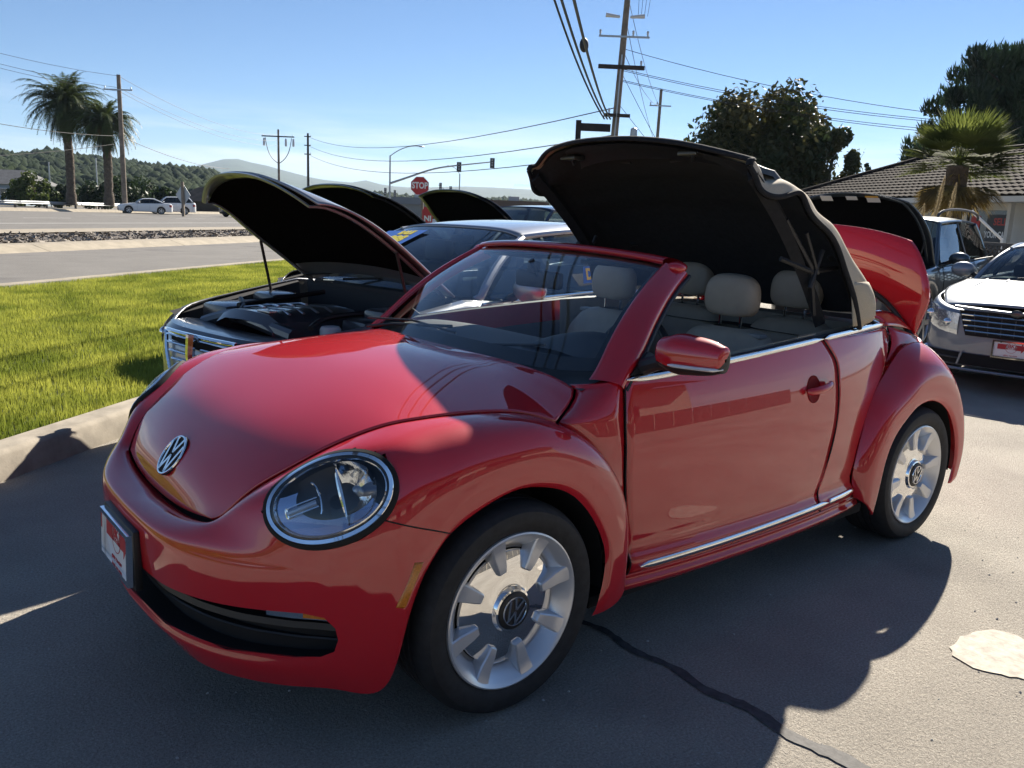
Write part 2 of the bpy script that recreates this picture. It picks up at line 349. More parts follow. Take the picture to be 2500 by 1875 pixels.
# ---- grass blades
def leafmat(name, c1, c2, trans=.45, rough=.6, sc=3.0):
    if name in MATS: return MATS[name]
    m = bpy.data.materials.new(name); m.use_nodes = True; n = m.node_tree.nodes; L = m.node_tree.links; n.clear(); o = n.new('ShaderNodeOutputMaterial')
    tc = n.new('ShaderNodeTexCoord'); t = n.new('ShaderNodeTexNoise'); t.inputs['Scale'].default_value = sc; t.inputs['Detail'].default_value = 4; L.new(tc.outputs['Object'], t.inputs['Vector'])
    r = n.new('ShaderNodeValToRGB'); r.color_ramp.elements[0].position = .36; r.color_ramp.elements[1].position = .64; r.color_ramp.elements[0].color = (*c2,1); r.color_ramp.elements[1].color = (*c1,1); L.new(t.outputs['Fac'], r.inputs['Fac'])
    d = n.new('ShaderNodeBsdfPrincipled'); d.inputs['Roughness'].default_value = rough; d.inputs['Specular IOR Level'].default_value = .25; L.new(r.outputs[0], d.inputs['Base Color'])
    tr = n.new('ShaderNodeBsdfTranslucent'); L.new(r.outputs[0], tr.inputs[0]); mx = n.new('ShaderNodeMixShader'); mx.inputs[0].default_value = trans; L.new(d.outputs[0], mx.inputs[1]); L.new(tr.outputs[0], mx.inputs[2]); L.new(mx.outputs[0], o.inputs[0])
    MATS[name] = m; return m
def fast_mesh(name, V, F, m, parent=None, smooth=False):
    """V (n,3) float, F (k,3|4) int"""
    V = np.asarray(V, np.float32); F = np.asarray(F, np.int32); me = bpy.data.meshes.new(name); me.vertices.add(len(V)); me.vertices.foreach_set('co', V.ravel())
    k = F.shape[1]; me.loops.add(F.size); me.loops.foreach_set('vertex_index', F.ravel()); me.polygons.add(len(F)); me.polygons.foreach_set('loop_start', np.arange(len(F), dtype=np.int32)*k); me.polygons.foreach_set('loop_total', np.full(len(F), k, np.int32)); me.update(calc_edges=True); me.validate()
    return link(name, me, m, parent, smooth)
N = 420000
s0 = rng.uniform(-4.5,18.5,N); d0 = 2.56+6.36*rng.random(N)**1.15
keep = (s0 > -4.5+.0*d0) & (s0 < 6.5+1.35*d0); s0, d0 = s0[keep], d0[keep]; N = len(s0)
cxy = s0[:,None]*TT[None,:2]+d0[:,None]*NN[None,:2]; a = rng.uniform(0,6.283,N); tall = .5+.5*np.sin(cxy[:,0]*2.3+1.7*np.sin(cxy[:,1]*1.9))*np.sin(cxy[:,1]*2.9)
h = (.006+.020*rng.random(N))*(.6+.7*tall); wd = .003+.003*rng.random(N); ln = (.02+.6*h)*rng.random(N); la = rng.uniform(0,6.283,N)
z0 = np.full(N,.10); B = np.stack([cxy[:,0], cxy[:,1], z0], 1); dx = np.stack([np.cos(a)*wd, np.sin(a)*wd, 0*a], 1); tip = B+np.stack([np.cos(la)*ln, np.sin(la)*ln, h+.050], 1)
V = np.concatenate([B-dx, B+dx, tip], 0); F = np.stack([np.arange(N), np.arange(N)+N, np.arange(N)+2*N], 1)
tag(fast_mesh('grass', V, F, leafmat('grass_blade', (.42,.43,.075), (.17,.21,.030), .5, .55, 1.6)), 'short green lawn grass beside the service road', None, kind='stuff')
# bark mulch chips
N = 9000; s0 = rng.uniform(0,75,N); d0 = rng.uniform(16.75,21.0,N); c = s0[:,None]*TT[None,:]+d0[:,None]*NN[None,:]; c[:,2] = .18+.05*rng.random(N)
u = rng.normal(size=(N,3))*(1,1,.35); u /= np.linalg.norm(u,axis=1,keepdims=True); v = np.cross(u, rng.normal(size=(N,3))*(.5,.5,1)); v /= np.linalg.norm(v,axis=1,keepdims=True); la = (.04+.09*rng.random(N))[:,None]; lb = (.012+.025*rng.random(N))[:,None]
V = np.concatenate([c-u*la-v*lb, c+u*la-v*lb, c+u*la+v*lb, c-u*la+v*lb], 0); F = np.stack([np.arange(N)+k*N for k in range(4)], 1)
chips = mat('mulch_chip', (.42,.37,.31), .85, noise=(1.4,.6,6,(.05,.04,.032)))
tag(fast_mesh('bark_mulch', V, F, chips), 'dark bark mulch and pale chips strewn over the road median', None, kind='stuff')

# ---- hills
def dirpx(x, y):
    d = f_+(x-1250)/2047.8*r2-(y-937.5)/2047.8*u2; return d
def ridge(name, pts, D, foot, m, nz=10, amp=.0, seed=1, back=1.6, lower=0):
    """terrain fold whose crest stands at horizontal distance D"""
    pts = np.array(pts, float); xs = np.linspace(pts[0,0], pts[-1,0], 90); ys = np.interp(xs, pts[:,0], pts[:,1])+lower; rg = np.random.default_rng(seed); cr = []
    for x, y in zip(xs, ys):
        d = dirpx(x, y); k = D/math.hypot(d[0], d[1]); cr.append(CAM+d*k)
    cr = np.array(cr); rows = []
    for t in np.linspace(0,1,nz):
        r = CAM[None,:]+(cr-CAM[None,:])*(foot+(1-foot)*t); r[:,2] = -.5+(cr[:,2]+.5)*(t**.8)*1.0+amp*(rg.normal(size=len(cr))*math.sin(math.pi*t)); rows.append(r)
    for t in (.3,1.0): r = CAM[None,:]+(cr-CAM[None,:])*(1+(back-1)*t); r[:,2] = cr[:,2]*(1-t)-t*5; rows.append(r)
    G = np.array(rows); b = MB(); b.grid(G); o = b.build(name, m, None); tag(o, kind='structure'); return G
def woods(name, label, G, n, size, m, rows=(0,9), seed=3, dens=None, flat=1.0):
    """tree crowns over a slope, each a small irregular clump"""
    rg = np.random.default_rng(seed); a, b_ = G.shape[:2]; u = rg.uniform(rows[0], rows[1]-.001, n*3); v = rg.uniform(0, b_-1.001, n*3); i = u.astype(int); j = v.astype(int); fu, fv = (u-i)[:,None], (v-j)[:,None]
    P = G[i,j]*(1-fu)*(1-fv)+G[i+1,j]*fu*(1-fv)+G[i,j+1]*(1-fu)*fv+G[i+1,j+1]*fu*fv
    if dens is not None: ok = dens(P, u, v, rg); P = P[ok]
    P = P[:n]; n = len(P); ico = bmesh.new(); bmesh.ops.create_icosphere(ico, subdivisions=1, radius=1.0); iv = np.array([q.co[:] for q in ico.verts]); ifc = np.array([[w_.index for w_ in q.verts] for q in ico.faces]); ico.free()
    sc = size*(.40+1.7*rg.random(n)**2.5); V = iv[None]*(1+.26*rg.normal(size=(n,len(iv),1)).clip(-1.2,1.2))*sc[:,None,None]*np.array([1,1,1.15*flat])+P[:,None,:]+np.array([0,0,1])*sc[:,None,None]*.5
    F = ifc[None]+(np.arange(n)*len(iv))[:,None,None]
    return tag(fast_mesh(name, V.reshape(-1,3), F.reshape(-1,3), m), label, None, kind='stuff')
HILL = mat('hill_grass', (.20,.17,.075), .95, noise=(.008,.4,6,(.05,.07,.03)))
FOREST = mat('hill_forest', (.035,.050,.020), .95, 0, .1, noise=(.02,.5,6,(.012,.022,.012)))
MTN = mat('mountain_forest', (.035,.055,.03), .95, noise=(.004,.4,6))
g1 = ridge('near_hill', [(-420,372),(-200,360),(0,371),(60,380),(114,366),(160,374),(228,384),(338,398),(431,408),(484,412),(525,420),(580,436),(640,458),(700,476),(800,490),(900,500),(1000,510)], 620, .50, HILL, seed=4, lower=14)
woods('hillside_forest', 'dark woods covering the near hill at left', g1, 26000, 1.7, FOREST, (0,9), 5, lambda P, u, v, rg: (np.sin(P[:,0]*.021+1.3)*np.sin(P[:,1]*.017+.4)+.55*np.sin(u*1.7+P[:,0]*.05) > -.42-.35*rg.random(len(P))))
ridge('far_mountain', [(-500,430),(200,425),(420,412),(484,405),(525,393),(566,384),(610,396),(650,404),(692,416),(773,437),(855,446),(893,440),(940,453),(1010,458),(1132,455),(1212,458),(1316,464),(1500,476),(1900,500),(2600,528)], 5200, .55, MTN, seed=8, amp=3, back=1.06)
g3 = ridge('wooded_plain', [(430,462),(600,466),(800,470),(860,466),(930,470),(1000,478),(1100,482),(1250,484),(1400,494),(1700,514),(2000,530),(2600,552)], 900, .62, FOREST, seed=9, lower=12)
woods('valley_woods', 'hazy treetops on the low rise beyond the traffic lights', g3, 14000, 2.0, FOREST, (3,9), 11)

# ---- haze
def haze_box():
    m = bpy.data.materials.new('air'); m.use_nodes = True; n = m.node_tree.nodes; n.clear(); o = n.new('ShaderNodeOutputMaterial'); v = n.new('ShaderNodeVolumePrincipled'); v.inputs['Density'].default_value = HAZE; v.inputs['Color'].default_value = (.62,.80,1.0,1); v.inputs['Anisotropy'].default_value = .2; m.node_tree.links.new(v.outputs[0], o.inputs['Volume'])
    b = MB(); b.box((1500,1500,155), (11400,11400,340)); o = b.build('haze', m, None, False); tag(o, 'pale blue haze over the far hills', None, kind='stuff')
HAZE = .00009
# ================================================================== red convertible
RED = mat('red_paint', (.50,.005,.013), .55, 0, .15, coat=1.0, coat_rough=.008, coat_ior=1.75)
REDIN = mat('red_inner_paint', (.5,.012,.016), .45, 0, .5, coat=.4)
BLK = mat('black_plastic', (.012,.012,.013), .5, bump=(260,.25,.001))
GAP = mat('panel_gap', (.004,.004,.004), .8)
RUB = mat('tyre_rubber', (.016,.016,.017), .72, noise=(34,.35,4), bump=(150,.25,.0008))
CHR = mat('chrome', (.86,.87,.88), .04, 1.0)
MIR = mat('polished_disc', (.9,.9,.9), .015, 1.0)
SIL = mat('silver_rim_paint', (.66,.67,.69), .30, .55, coat=.6)
GLS = glass('windscreen_glass', (.90,.94,.93), 1.15)
LENS = glass('lamp_lens', (.95,.97,.98), .8)
LEA = mat('beige_leatherette', (.40,.33,.25), .48, noise=(9,.06,3), bump=(240,.15,.0006))
DASH = mat('grey_dash', (.055,.062,.065), .62, bump=(300,.3,.0006))
TAN = mat('tan_fabric', (.50,.43,.32), .85, noise=(300,.12,2), bump=(700,.3,.0006))
LINER = mat('black_liner', (.012,.012,.014), .9, noise=(40,.3,3), bump=(25,.25,.006))
AMB = mat('amber_plastic', (.55,.19,.02), .25, noise=(160,.15,2), coat=.5)
WHT = mat('white_print', (.78,.78,.78), .4, coat=.3)
REDP = mat('red_print', (.45,.02,.03), .45)
DCAV = mat('dark_cavity', (.006,.006,.007), .9)
PROJ = mat('lamp_reflector', (.8,.82,.85), .07, 1.0, bump=(60,.15,.004))
INS = (1.2, 0, .6)
BT = thing('convertible_car', 'glossy red convertible with its beige soft top half folded, nearest the camera', 'car')

# ---- bonnet
seam = [(.380,.655,.993),(.384,.690,.980),(.352,.720,.950),(.306,.745,.925),(.226,.785,.866),(.125,.765,.900),(.023,.745,.915),(-.130,.715,.918),(-.235,.690,.911),(-.328,.660,.896),(-.459,.610,.846),(-.561,.560,.786),(-.657,.500,.713),(-.712,.450,.640),(-.733,.405,.618)]
cx = [(.270,1.002),(.258,1.004),(.23,1.006),(.20,1.006),(.15,1.006),(.08,1.004),(0,.997),(-.12,.980),(-.22,.958),(-.32,.928),(-.44,.884),(-.548,.833),(-.645,.763),(-.722,.678),(-.757,.587)]
def dome(x, w_):
    zc_ = np.interp(x, [-.2,0,.08,.16,.27,.45], [.962,.997,1.004,1.006,1.004,.996]); we = np.interp(x, [-.13,.023,.125,.226,.306,.36,.40], [.715,.745,.765,.785,.800,.812,.82]); ze = np.interp(x, [-.13,.023,.125,.226,.306,.36,.40], [.918,.915,.900,.866,.850,.845,.84]); e = np.interp(x, [0,.10,.23,.36], [2.7,3.0,3.8,5.2])
    return ze+(zc_-ze)*(1-min(1.0, w_/we)**e)
rows = []
for (sx, sw, sz), (x0, z0) in zip(seam, cx):
    r = []
    for q in (0,.18,.36,.54,.70,.83,.93,1.0):
        e = 2.7 if sx > -.6 else 2.2; x = x0+(sx-x0)*q**2.4; w_ = sw*q
        z = sz+(z0-sz)*(1-q**e); f = min(1, max(0, (sx-.03)/.1)); z = z*(1-f)+dome(x, w_)*f
        r.append((x, -w_, z))
    rows.append(r)
rows = np.array(rows); tv_ = chord(rows.swapaxes(0, 1))
Ga = np.concatenate([np.linspace(rows[k], rows[k+1], 4, endpoint=False) for k in range(4)]+[rows[4:5]])
Ga = ncub(tv_, Ga.swapaxes(0, 1), dens(tv_, 5)).swapaxes(0, 1)
tu_ = chord(rows[4:]); Gb = ncub(tu_, rows[4:], dens(tu_, 5)); Gb = ncub(tv_, Gb.swapaxes(0, 1), dens(tv_, 5)).swapaxes(0, 1)
G = np.concatenate([Ga, Gb[1:]])
bonnet = panel('bonnet', G, RED, BT, (0,0,.3), .012, both=True)
Gu = np.array(G); Gu[...,2] -= .06; Gu[...,1] *= 1.02; Gu[...,0] += .01
panel('bonnet_underside', Gu, DCAV, BT, (0,0,.3), 0, both=True)
# ---- front clip: fender and bumper from one smooth surface
CC = [
 [(-.745,0,.566),(-.80,0,.579),(-.86,0,.577),(-.893,0,.556),(-.90,0,.50),(-.893,0,.41),(-.883,0,.283),(-.889,0,.255),(-.850,0,.195)],
 [(-.749,.25,.582),(-.795,.26,.592),(-.845,.27,.582),(-.874,.275,.556),(-.880,.277,.50),(-.870,.275,.41),(-.859,.272,.282),(-.864,.272,.253),(-.825,.262,.195)],
 [(-.738,.405,.606),(-.772,.425,.614),(-.802,.44,.598),(-.822,.445,.556),(-.829,.448,.50),(-.817,.443,.408),(-.805,.437,.28),(-.809,.438,.251),(-.772,.42,.196)],
 [(-.717,.456,.634),(-.738,.50,.642),(-.747,.545,.617),(-.744,.585,.556),(-.751,.59,.50),(-.741,.584,.41),(-.729,.577,.286),(-.733,.578,.252),(-.700,.558,.197)],
 [(-.661,.507,.705),(-.684,.585,.698),(-.674,.648,.652),(-.645,.708,.563),(-.650,.715,.50),(-.641,.708,.415),(-.631,.702,.30),(-.634,.70,.257),(-.603,.678,.199)],
 [(-.564,.568,.779),(-.603,.675,.757),(-.590,.75,.692),(-.552,.803,.58),(-.553,.809,.50),(-.546,.806,.418),(-.541,.802,.31),(-.537,.797,.262),(-.508,.777,.203)],
 [(-.461,.618,.840),(-.512,.735,.812),(-.503,.815,.735),(-.462,.862,.61),(-.453,.870,.51),(-.446,.871,.425),(-.438,.869,.325),(-.431,.864,.268),(-.416,.852,.215)],
 [(-.330,.668,.890),(-.370,.780,.872),(-.388,.852,.805),(-.388,.888,.70),(-.387,.897,.61),(-.386,.900,.555),(-.382,.902,.505),(-.379,.902,.46),(-.373,.893,.42)],
 [(-.237,.698,.905),(-.265,.800,.890),(-.285,.868,.833),(-.296,.895,.755),(-.301,.902,.685),(-.304,.905,.638),(-.306,.906,.602),(-.307,.905,.577),(-.307,.893,.56)],
 [(-.131,.723,.912),(-.150,.815,.902),(-.170,.875,.856),(-.187,.898,.802),(-.200,.905,.752),(-.210,.907,.717),(-.218,.907,.686),(-.225,.905,.656),(-.230,.893,.636)],
 [(.023,.753,.909),(.015,.835,.900),(0,.883,.864),(-.010,.902,.82),(-.020,.907,.785),(-.027,.908,.757),(-.030,.907,.737),(-.033,.905,.722),(-.035,.893,.709)],
 [(.126,.773,.894),(.122,.845,.887),(.118,.887,.853),(.112,.903,.814),(.105,.908,.780),(.100,.909,.755),(.095,.908,.733),(.090,.905,.717),(.085,.893,.704)],
 [(.228,.792,.859),(.229,.855,.847),(.226,.890,.813),(.218,.904,.779),(.210,.909,.750),(.200,.909,.725),(.193,.908,.705),(.187,.905,.688),(.180,.893,.673)],
 [(.320,.811,.800),(.326,.862,.785),(.322,.892,.752),(.315,.904,.718),(.305,.909,.690),(.295,.909,.665),(.285,.908,.642),(.277,.905,.622),(.268,.893,.605)],
 [(.393,.830,.726),(.402,.867,.707),(.399,.891,.678),(.391,.903,.645),(.380,.908,.610),(.368,.909,.580),(.356,.908,.552),(.346,.905,.528),(.338,.893,.510)],
 [(.447,.844,.648),(.453,.871,.627),(.449,.890,.600),(.441,.901,.568),(.429,.906,.530),(.415,.907,.497),(.400,.906,.468),(.387,.904,.442),(.374,.893,.418)],
 [(.487,.854,.546),(.489,.872,.520),(.483,.887,.490),(.473,.897,.460),(.459,.902,.430),(.440,.903,.400),(.420,.903,.370),(.395,.901,.340),(.370,.891,.315)],
 [(.500,.858,.420),(.500,.872,.400),(.493,.883,.375),(.482,.890,.350),(.465,.895,.325),(.445,.897,.300),(.420,.897,.278),(.385,.895,.255),(.352,.887,.237)],
 [(.507,.857,.300),(.506,.867,.282),(.499,.874,.262),(.485,.879,.246),(.467,.881,.232),(.445,.882,.222),(.420,.881,.214),(.385,.879,.208),(.347,.873,.205)]]
CC = np.array(CC, float); CC[..., 1] *= -1
for k_, d_ in ((0,.030),(1,.022),(2,.010),(3,.003)): CC[k_, 1:, 0] += d_*np.array([.4,.8,1,1,1,1,1,1])
for k_ in (2,3,4,5,6): CC[k_, 8, 2] -= .012; CC[k_, 8, 0] -= .010
for k_ in range(7): CC[k_,2] = CC[k_,2]*.5+CC[k_,3]*.5+np.array([.0,0,.006]); CC[k_,4] = CC[k_,4]*.55+CC[k_,3]*.45
G = patch(CC, 7, 5)
def split_clip(G):
    """fender / bumper split, grille opening and headlamp hole"""
    b = MB(); b.grid(G); me = bpy.data.meshes.new('tmp'); me.from_pydata(b.v, [], b.f)
    bm = bmesh.new(); bm.from_mesh(me); bpy.data.meshes.remove(me)
    bmesh.ops.recalc_face_normals(bm, faces=bm.faces)
    def bis(co, no, sel):
        fs = [q for q in bm.faces if sel(q.calc_center_median())]; g = set(fs)
        for q in fs: g.update(q.edges); g.update(q.verts)
        bmesh.ops.bisect_plane(bm, geom=list(g), plane_co=co, plane_no=no, dist=1e-6)
    A = Vector((-.446,-.87,.70)); B_ = Vector((-.243,-.90,.632)); n1 = (B_-A).cross(Vector((0,1,0))).normalized()
    if n1.z < 0: n1 = -n1
    bis(A, n1, lambda c: c.x < .1)
    C1 = Vector((-.588,-.55,.76)); n2 = Vector((1,-.30,-.1)).normalized()
    bis(C1, n2, lambda c: c.x < .1 and c.z > .55)
    # grille opening, a rounded trapezoid in front view (half width by height)
    poly = [(-.9,.408),(.30,.408),(.60,.424),(.745,.432),(.785,.425),(.803,.395),(.806,.360),(.797,.325),(.770,.306),(.72,.298),(.55,.285),(.30,.281),(-.9,.281)]
    for i in range(1, len(poly)-1) if False else range(len(poly)-1):
        (w0, z0), (w1, z1) = poly[i], poly[i+1]
        P0 = Vector((0,-w0,z0)); d = Vector((0,-(w1-w0),z1-z0)); n = d.cross(Vector((1,0,0)))
        lo, hi = min(w0, w1)-.03, max(w0, w1)+.03
        bis(P0, n, lambda c: c.x < -.45 and .24 < c.z < .48 and lo < -c.y < hi)
    def inpoly(w_, z_):
        ins = False
        for (x0, y0), (x1, y1) in zip(poly, poly[1:]+poly[:1]):
            if (y0 > z_) != (y1 > z_) and w_ < (x1-x0)*(z_-y0)/(y1-y0)+x0: ins = not ins
        return ins
    kill = []
    for q in bm.faces:
        c = q.calc_center_median()
        if c.x < -.45 and .25 < c.z < .46 and inpoly(-c.y, c.z): kill.append(q)
        else:
            for v in q.verts:
                d = HLi @ v.co
                if abs(d.z) < .16 and (d.x/(HA-.012))**2+(d.y/(HB-.012))**2 < 1: kill.append(q); break
    bmesh.ops.delete(bm, geom=kill, context='FACES')
    bump_f = [q for q in bm.faces if (lambda c: c.x < .1 and ((c-A).dot(n1) < 0 and c.x < -.2 or (c-C1).dot(n2) < 0))(q.calc_center_median())]
    ids = {q.index for q in bump_f}; bm.faces.index_update(); ids = {q.index for q in bump_f}
    res = []
    for want in (True, False):
        c = bm.copy(); c.faces.ensure_lookup_table()
        bmesh.ops.delete(c, geom=[q for q in c.faces if (q.index in ids) != want], context='FACES'); res.append(c)
    bm.free(); return res
# headlamp frame: outline is an oval lying on the wing
HC = Vector((-.524,-.741,.736)); HN = Vector((-.66,-.532,.53)).normalized(); HX = Vector((.741,-.577,.343)); HA, HB = .1815, .124
HM = frame(HC, HX, HN.cross(HX)); HLi = HM.inverted(); HZ = Vector(HM.col[2][:3])
from mathutils.bvhtree import BVHTree
_b = MB(); _b.grid(G); CLIP_BVH = BVHTree.FromPolygons(_b.v, _b.f)
_N = np.cross(np.gradient(G, axis=0), np.gradient(G, axis=1)); _N /= np.linalg.norm(_N, axis=-1, keepdims=True)+1e-12
if (_N*(G-np.array([0,-.3,.4]))).sum() < 0: _N = -_N
_N = _N.reshape(-1, 3)
def clip_normal(co):
    loc, no, fi, d = CLIP_BVH.find_nearest(co)
    w_ = []; n_ = np.zeros(3)
    for vi in _b.f[fi]:
        k = 1.0/((Vector(_b.v[vi])-loc).length_squared+1e-7); n_ += _N[vi]*k
    return n_/np.linalg.norm(n_)
bumper_bm, fender_bm = split_clip(G)
def bm_obj(name, bm, m, parent, both=False, flip=False):
    c = bm.copy(); bmesh.ops.dissolve_degenerate(c, dist=4e-4, edges=c.edges)
    for q in c.faces:
        if q.normal.dot(Vector(clip_normal(q.calc_center_median()))) < 0: q.normal_flip()
    me = bpy.data.meshes.new(name)
    if flip or both:
        d = c.copy()
        for v in d.verts: v.co.y *= -1
        bmesh.ops.reverse_faces(d, faces=d.faces)
        if flip: c.free(); c = d
        else:
            m2 = bpy.data.meshes.new('t'); d.to_mesh(m2); c.from_mesh(m2); bpy.data.meshes.remove(m2); d.free()
            bmesh.ops.remove_doubles(c, verts=c.verts, dist=2e-5)
    c.to_mesh(me); c.free(); o = link(name, me, m, parent, True)
    nn = []
    for v in me.vertices:
        f = v.co.y > 1e-6; co = Vector((v.co.x, -abs(v.co.y), v.co.z)); n_ = clip_normal(co)
        if abs(v.co.y) < 1e-5: n_ = np.array([n_[0], 0, n_[2]]); n_ /= np.linalg.norm(n_)
        nn.append((n_[0], -n_[1] if f else n_[1], n_[2]))
    me.normals_split_custom_set_from_vertices(nn)
    return o
bumper = bm_obj('front_bumper', bumper_bm, RED, BT, both=True)
fen = bm_obj('front_fender', fender_bm, RED, BT); fen2 = bm_obj('front_fender', fender_bm, RED, BT, flip=True)

# grille: recessed dark mesh bars behind the opening
def plan(wv, off):   # plan curve of the bumper face, set back by off
    P = np.array([(-.863,0),(-.848,.275),(-.807,.443),(-.738,.584),(-.641,.708),(-.546,.806),(-.50,.84)]); t = np.interp(wv, P[:,1], np.arange(len(P)))
    c = ncub(np.arange(len(P)), P, [t])[0]; return (c[0]+off, -wv*(1-off*.3))
gw = np.linspace(-.82,.82,61)
gr = MB(); gr.grid([[(plan(abs(a),.075)[0], a, z) for a in gw] for z in (.26,.34,.46)])
grille = gr.build('lower_grille', DCAV, BT)
for z0, z1, off in ((.372,.390,.022),(.336,.340,.045)):
    g = MB(); g.grid([[(plan(abs(a),o_)[0], a*(1-.02), z) for a in gw] for z, o_ in ((z0,off+.05),(z0,off),(z1,off+.004),(z1,off+.05))]); g.build('grille_bar', BLK, grille)
# edge returns of the opening
ed = MB()
for sg in (1,-1):
    top = [(w_, z_) for w_, z_ in [(0,.409),(.30,.409),(.60,.425),(.745,.433),(.787,.426),(.805,.395),(.808,.360),(.799,.324),(.771,.305),(.72,.297),(.55,.284),(.30,.280),(0,.280)]]
    ed.grid([[(plan(w_,o_)[0]+.002, sg*w_*(1-o_*.3), z_) for w_, z_ in top] for o_ in (.003,.08)])
ed.build('opening_edge', BLK, grille)
for sg in (-1,1):   # fog lamp strip at the end of the opening
    t = MB(); P = [(plan(a,.028)[0], sg*a*.985, .412-.004*abs(a-.7)) for a in np.linspace(.645,.775,12)]
    for k in range(11): pass
    t.grid([[(x-.004, y, z+dz) for x, y, z in P] for dz in (.012,.008,-.008,-.012)]); fl = t.build('fog_lamp', PROJ, BT)
    t = MB(); P2 = [(x-.008, y, z) for x, y, z in P[7:]]
    t.grid([[(x, y, z+dz) for x, y, z in P2] for dz in (.008,-.008)]); t.build('turn_lens', AMB, fl)
# side markers
for sg in (-1,1):
    q = np.array([(-.338,.902,.572),(-.366,.899,.575),(-.415,.888,.455),(-.390,.894,.447)]); q[:,1] += .004
    m_ = MB(); a, b_, c, d = q
    Gm = [[a*(1-s)*(1-t)+b_*s*(1-t)+c*s*t+d*(1-s)*t for s in (0,.15,.5,.85,1)] for t in (0,.06,.5,.94,1)]
    Gm = np.array(Gm)
    for i in range(1,4):
        for j in range(1,4): Gm[i,j,1] += .005
    Gm[...,1] *= -1 if sg < 0 else 1
    o = m_.grid(Gm).build('side_marker', AMB, BT); solid(o, .012)
# seam grooves (thin dark lines let into the sheet metal)
def groove(name, P, r=.0028, parent=BT, n=40, m=GAP): return MB().tube(spl(P, n) if len(P) > 2 else P, r, 6).build(name, m, parent)

for sg in (-1,1):
    P = []
    for k in range(13):
        q = Vector((-.446,-.87,.70)).lerp(Vector((-.243,-.90,.632)), k/12); l_, n_, f_i, d_ = CLIP_BVH.find_nearest(q); P.append((l_.x, l_.y*(-sg), l_.z))
    MB().tube(P, .0022, 6).build('bumper_seam', GAP, BT)
# ---- headlamps
def headlamp(sg):
    def T(p):
        o_ = HM @ Vector((p[0], p[1], .25)); h = CLIP_BVH.ray_cast(o_, -HZ)[0]
        v = (h if h is not None else HM @ Vector((p[0], p[1], 0)))+HZ*p[2]
        return (v.x, v.y*(-sg), v.z) if sg > 0 else tuple(v)
    N = 72
    def ring(a, b_, z, bow=0.0):   # follows the curved wing: edges set back at both ends of the long axis
        return [(a*math.cos(t), b_*math.sin(t), z) for t in np.linspace(0, 2*math.pi, N, endpoint=False)]
    hl = thing('headlamp', None, None); hl.parent = BT; del_ = None
    def loft(name, rings, m, par, sharp=40):
        b = MB(); b.grid([[T(p) for p in r]+[T(r[0])] for r in rings]); return b.build(name, m, par, True, sharp, weld=True)
    base = loft('lamp_gasket', [ring(HA+.006,HB+.006,-.004),ring(HA+.006,HB+.006,.010),ring(HA-.004,HB-.004,.012),ring(HA-.012,HB-.012,.004)], GAP, BT)
    loft('chrome_ring', [ring(HA-.004,HB-.004,.009),ring(HA-.007,HB-.007,.0135),ring(HA-.017,HB-.017,.011),ring(HA-.019,HB-.019,-.01)], CHR, base)
    loft('bowl', [ring(HA-.018,HB-.018,.004),ring(HA-.026,HB-.026,.002),ring(HA-.032,HB-.032,-.03),ring(HA-.055,HB-.055,-.055),ring(.02,.02,-.065,0)], BLK, base)
    loft('inner_trim', [ring(HA-.025,HB-.025,.0045),ring(HA-.028,HB-.028,.006),ring(HA-.031,HB-.031,.000)], CHR, base)
    # silver crescent shroud (lower and inner side)
    b = MB(); tt = np.linspace(math.pi*.86, math.pi*1.80, 34); oa, ob = HA-.031, HB-.031
    b.grid([[T((oa*math.cos(t)*k+cx_, ob*math.sin(t)*k+cy_, -.006-d)) for t in tt] for k, d, cx_, cy_ in ((1,0,0,0),(.90,.004,.004,.003),(.74,.012,.016,.012))])
    b.build('silver_shroud', mat('lamp_silver', (.42,.50,.66), .22, .9), base)
    # main reflector: facetted bowl on the outer side behind a bright half-moon edge
    b = MB(); G_ = []
    for i in range(9):
        v = i/8; row = []
        for j in range(25):
            a_ = -math.pi/2*1.02+math.pi*1.02*j/24; st = (.985 if (j//2) % 2 else 1.0)
            xx = .028+.100*math.cos(a_)*(1-.62*v)*st; yy = .086*math.sin(a_)*(1-.55*v)+.004
            row.append(T((xx, yy, -.006-.050*v**.8)))
        G_.append(row)
    b.grid(G_); b.build('reflector', PROJ, base, True, 12)
    b = MB(); b.grid([[T((.030+.020*(y_*y_-1)*-1*.4-.012*(1-y_*y_)*k, y_*.088+.004, -.004-d)) for y_ in np.linspace(-1,1,15)] for k, d in ((0,.0),(.5,-.003),(1,.0),(1.2,.02))]); b.build('reflector_edge', CHR, base)
    b = MB(); b.lathe([(0,.026),(.009,.024),(.012,.016),(.012,-.02)], 16, (.070,.004,-.040)); b.v = [T(v) for v in b.v]; b.build('bulb_shield', mat('lamp_bulb', (.35,.36,.38), .3, .8), base)
    # daytime light tube and its ring segment
    b = MB(); P = [(-.120+.085*k/8, -.008+.004*k/8, -.010) for k in range(9)]; b.tube([T(p) for p in P], .0095, 10); b.build('light_tube', mat('clear_tube', (.25,.29,.36), .06, .3, coat=1), base)
    b = MB()
    for dy in (-.012,.012): b.tube([T((-.126+.094*k/8, -.008+dy+.004*k/8, -.005)) for k in range(9)], .0022, 6)
    b.tube([T((-.045+.022*math.cos(t), .050*math.sin(t)+.002, -.005)) for t in np.linspace(-.9,1.35,18)], .0034, 6)
    b.tube([T((-.122+.003*math.cos(t), -.008+.013*math.sin(t), -.005)) for t in np.linspace(0,6.28,18)], .003, 6)
    b.build('chrome_bezel', CHR, base)
    rr = [ring((HA-.019)*k, (HB-.019)*k, .0095+.006*(1-k*k)) for k in (1,.92,.75,.5,.25,.02)]
    loft('lamp_lens', rr, LENS, base)
    bpy.data.objects.remove(hl)
    base.name = 'headlamp'
    return base
headlamp(-1); headlamp(1)

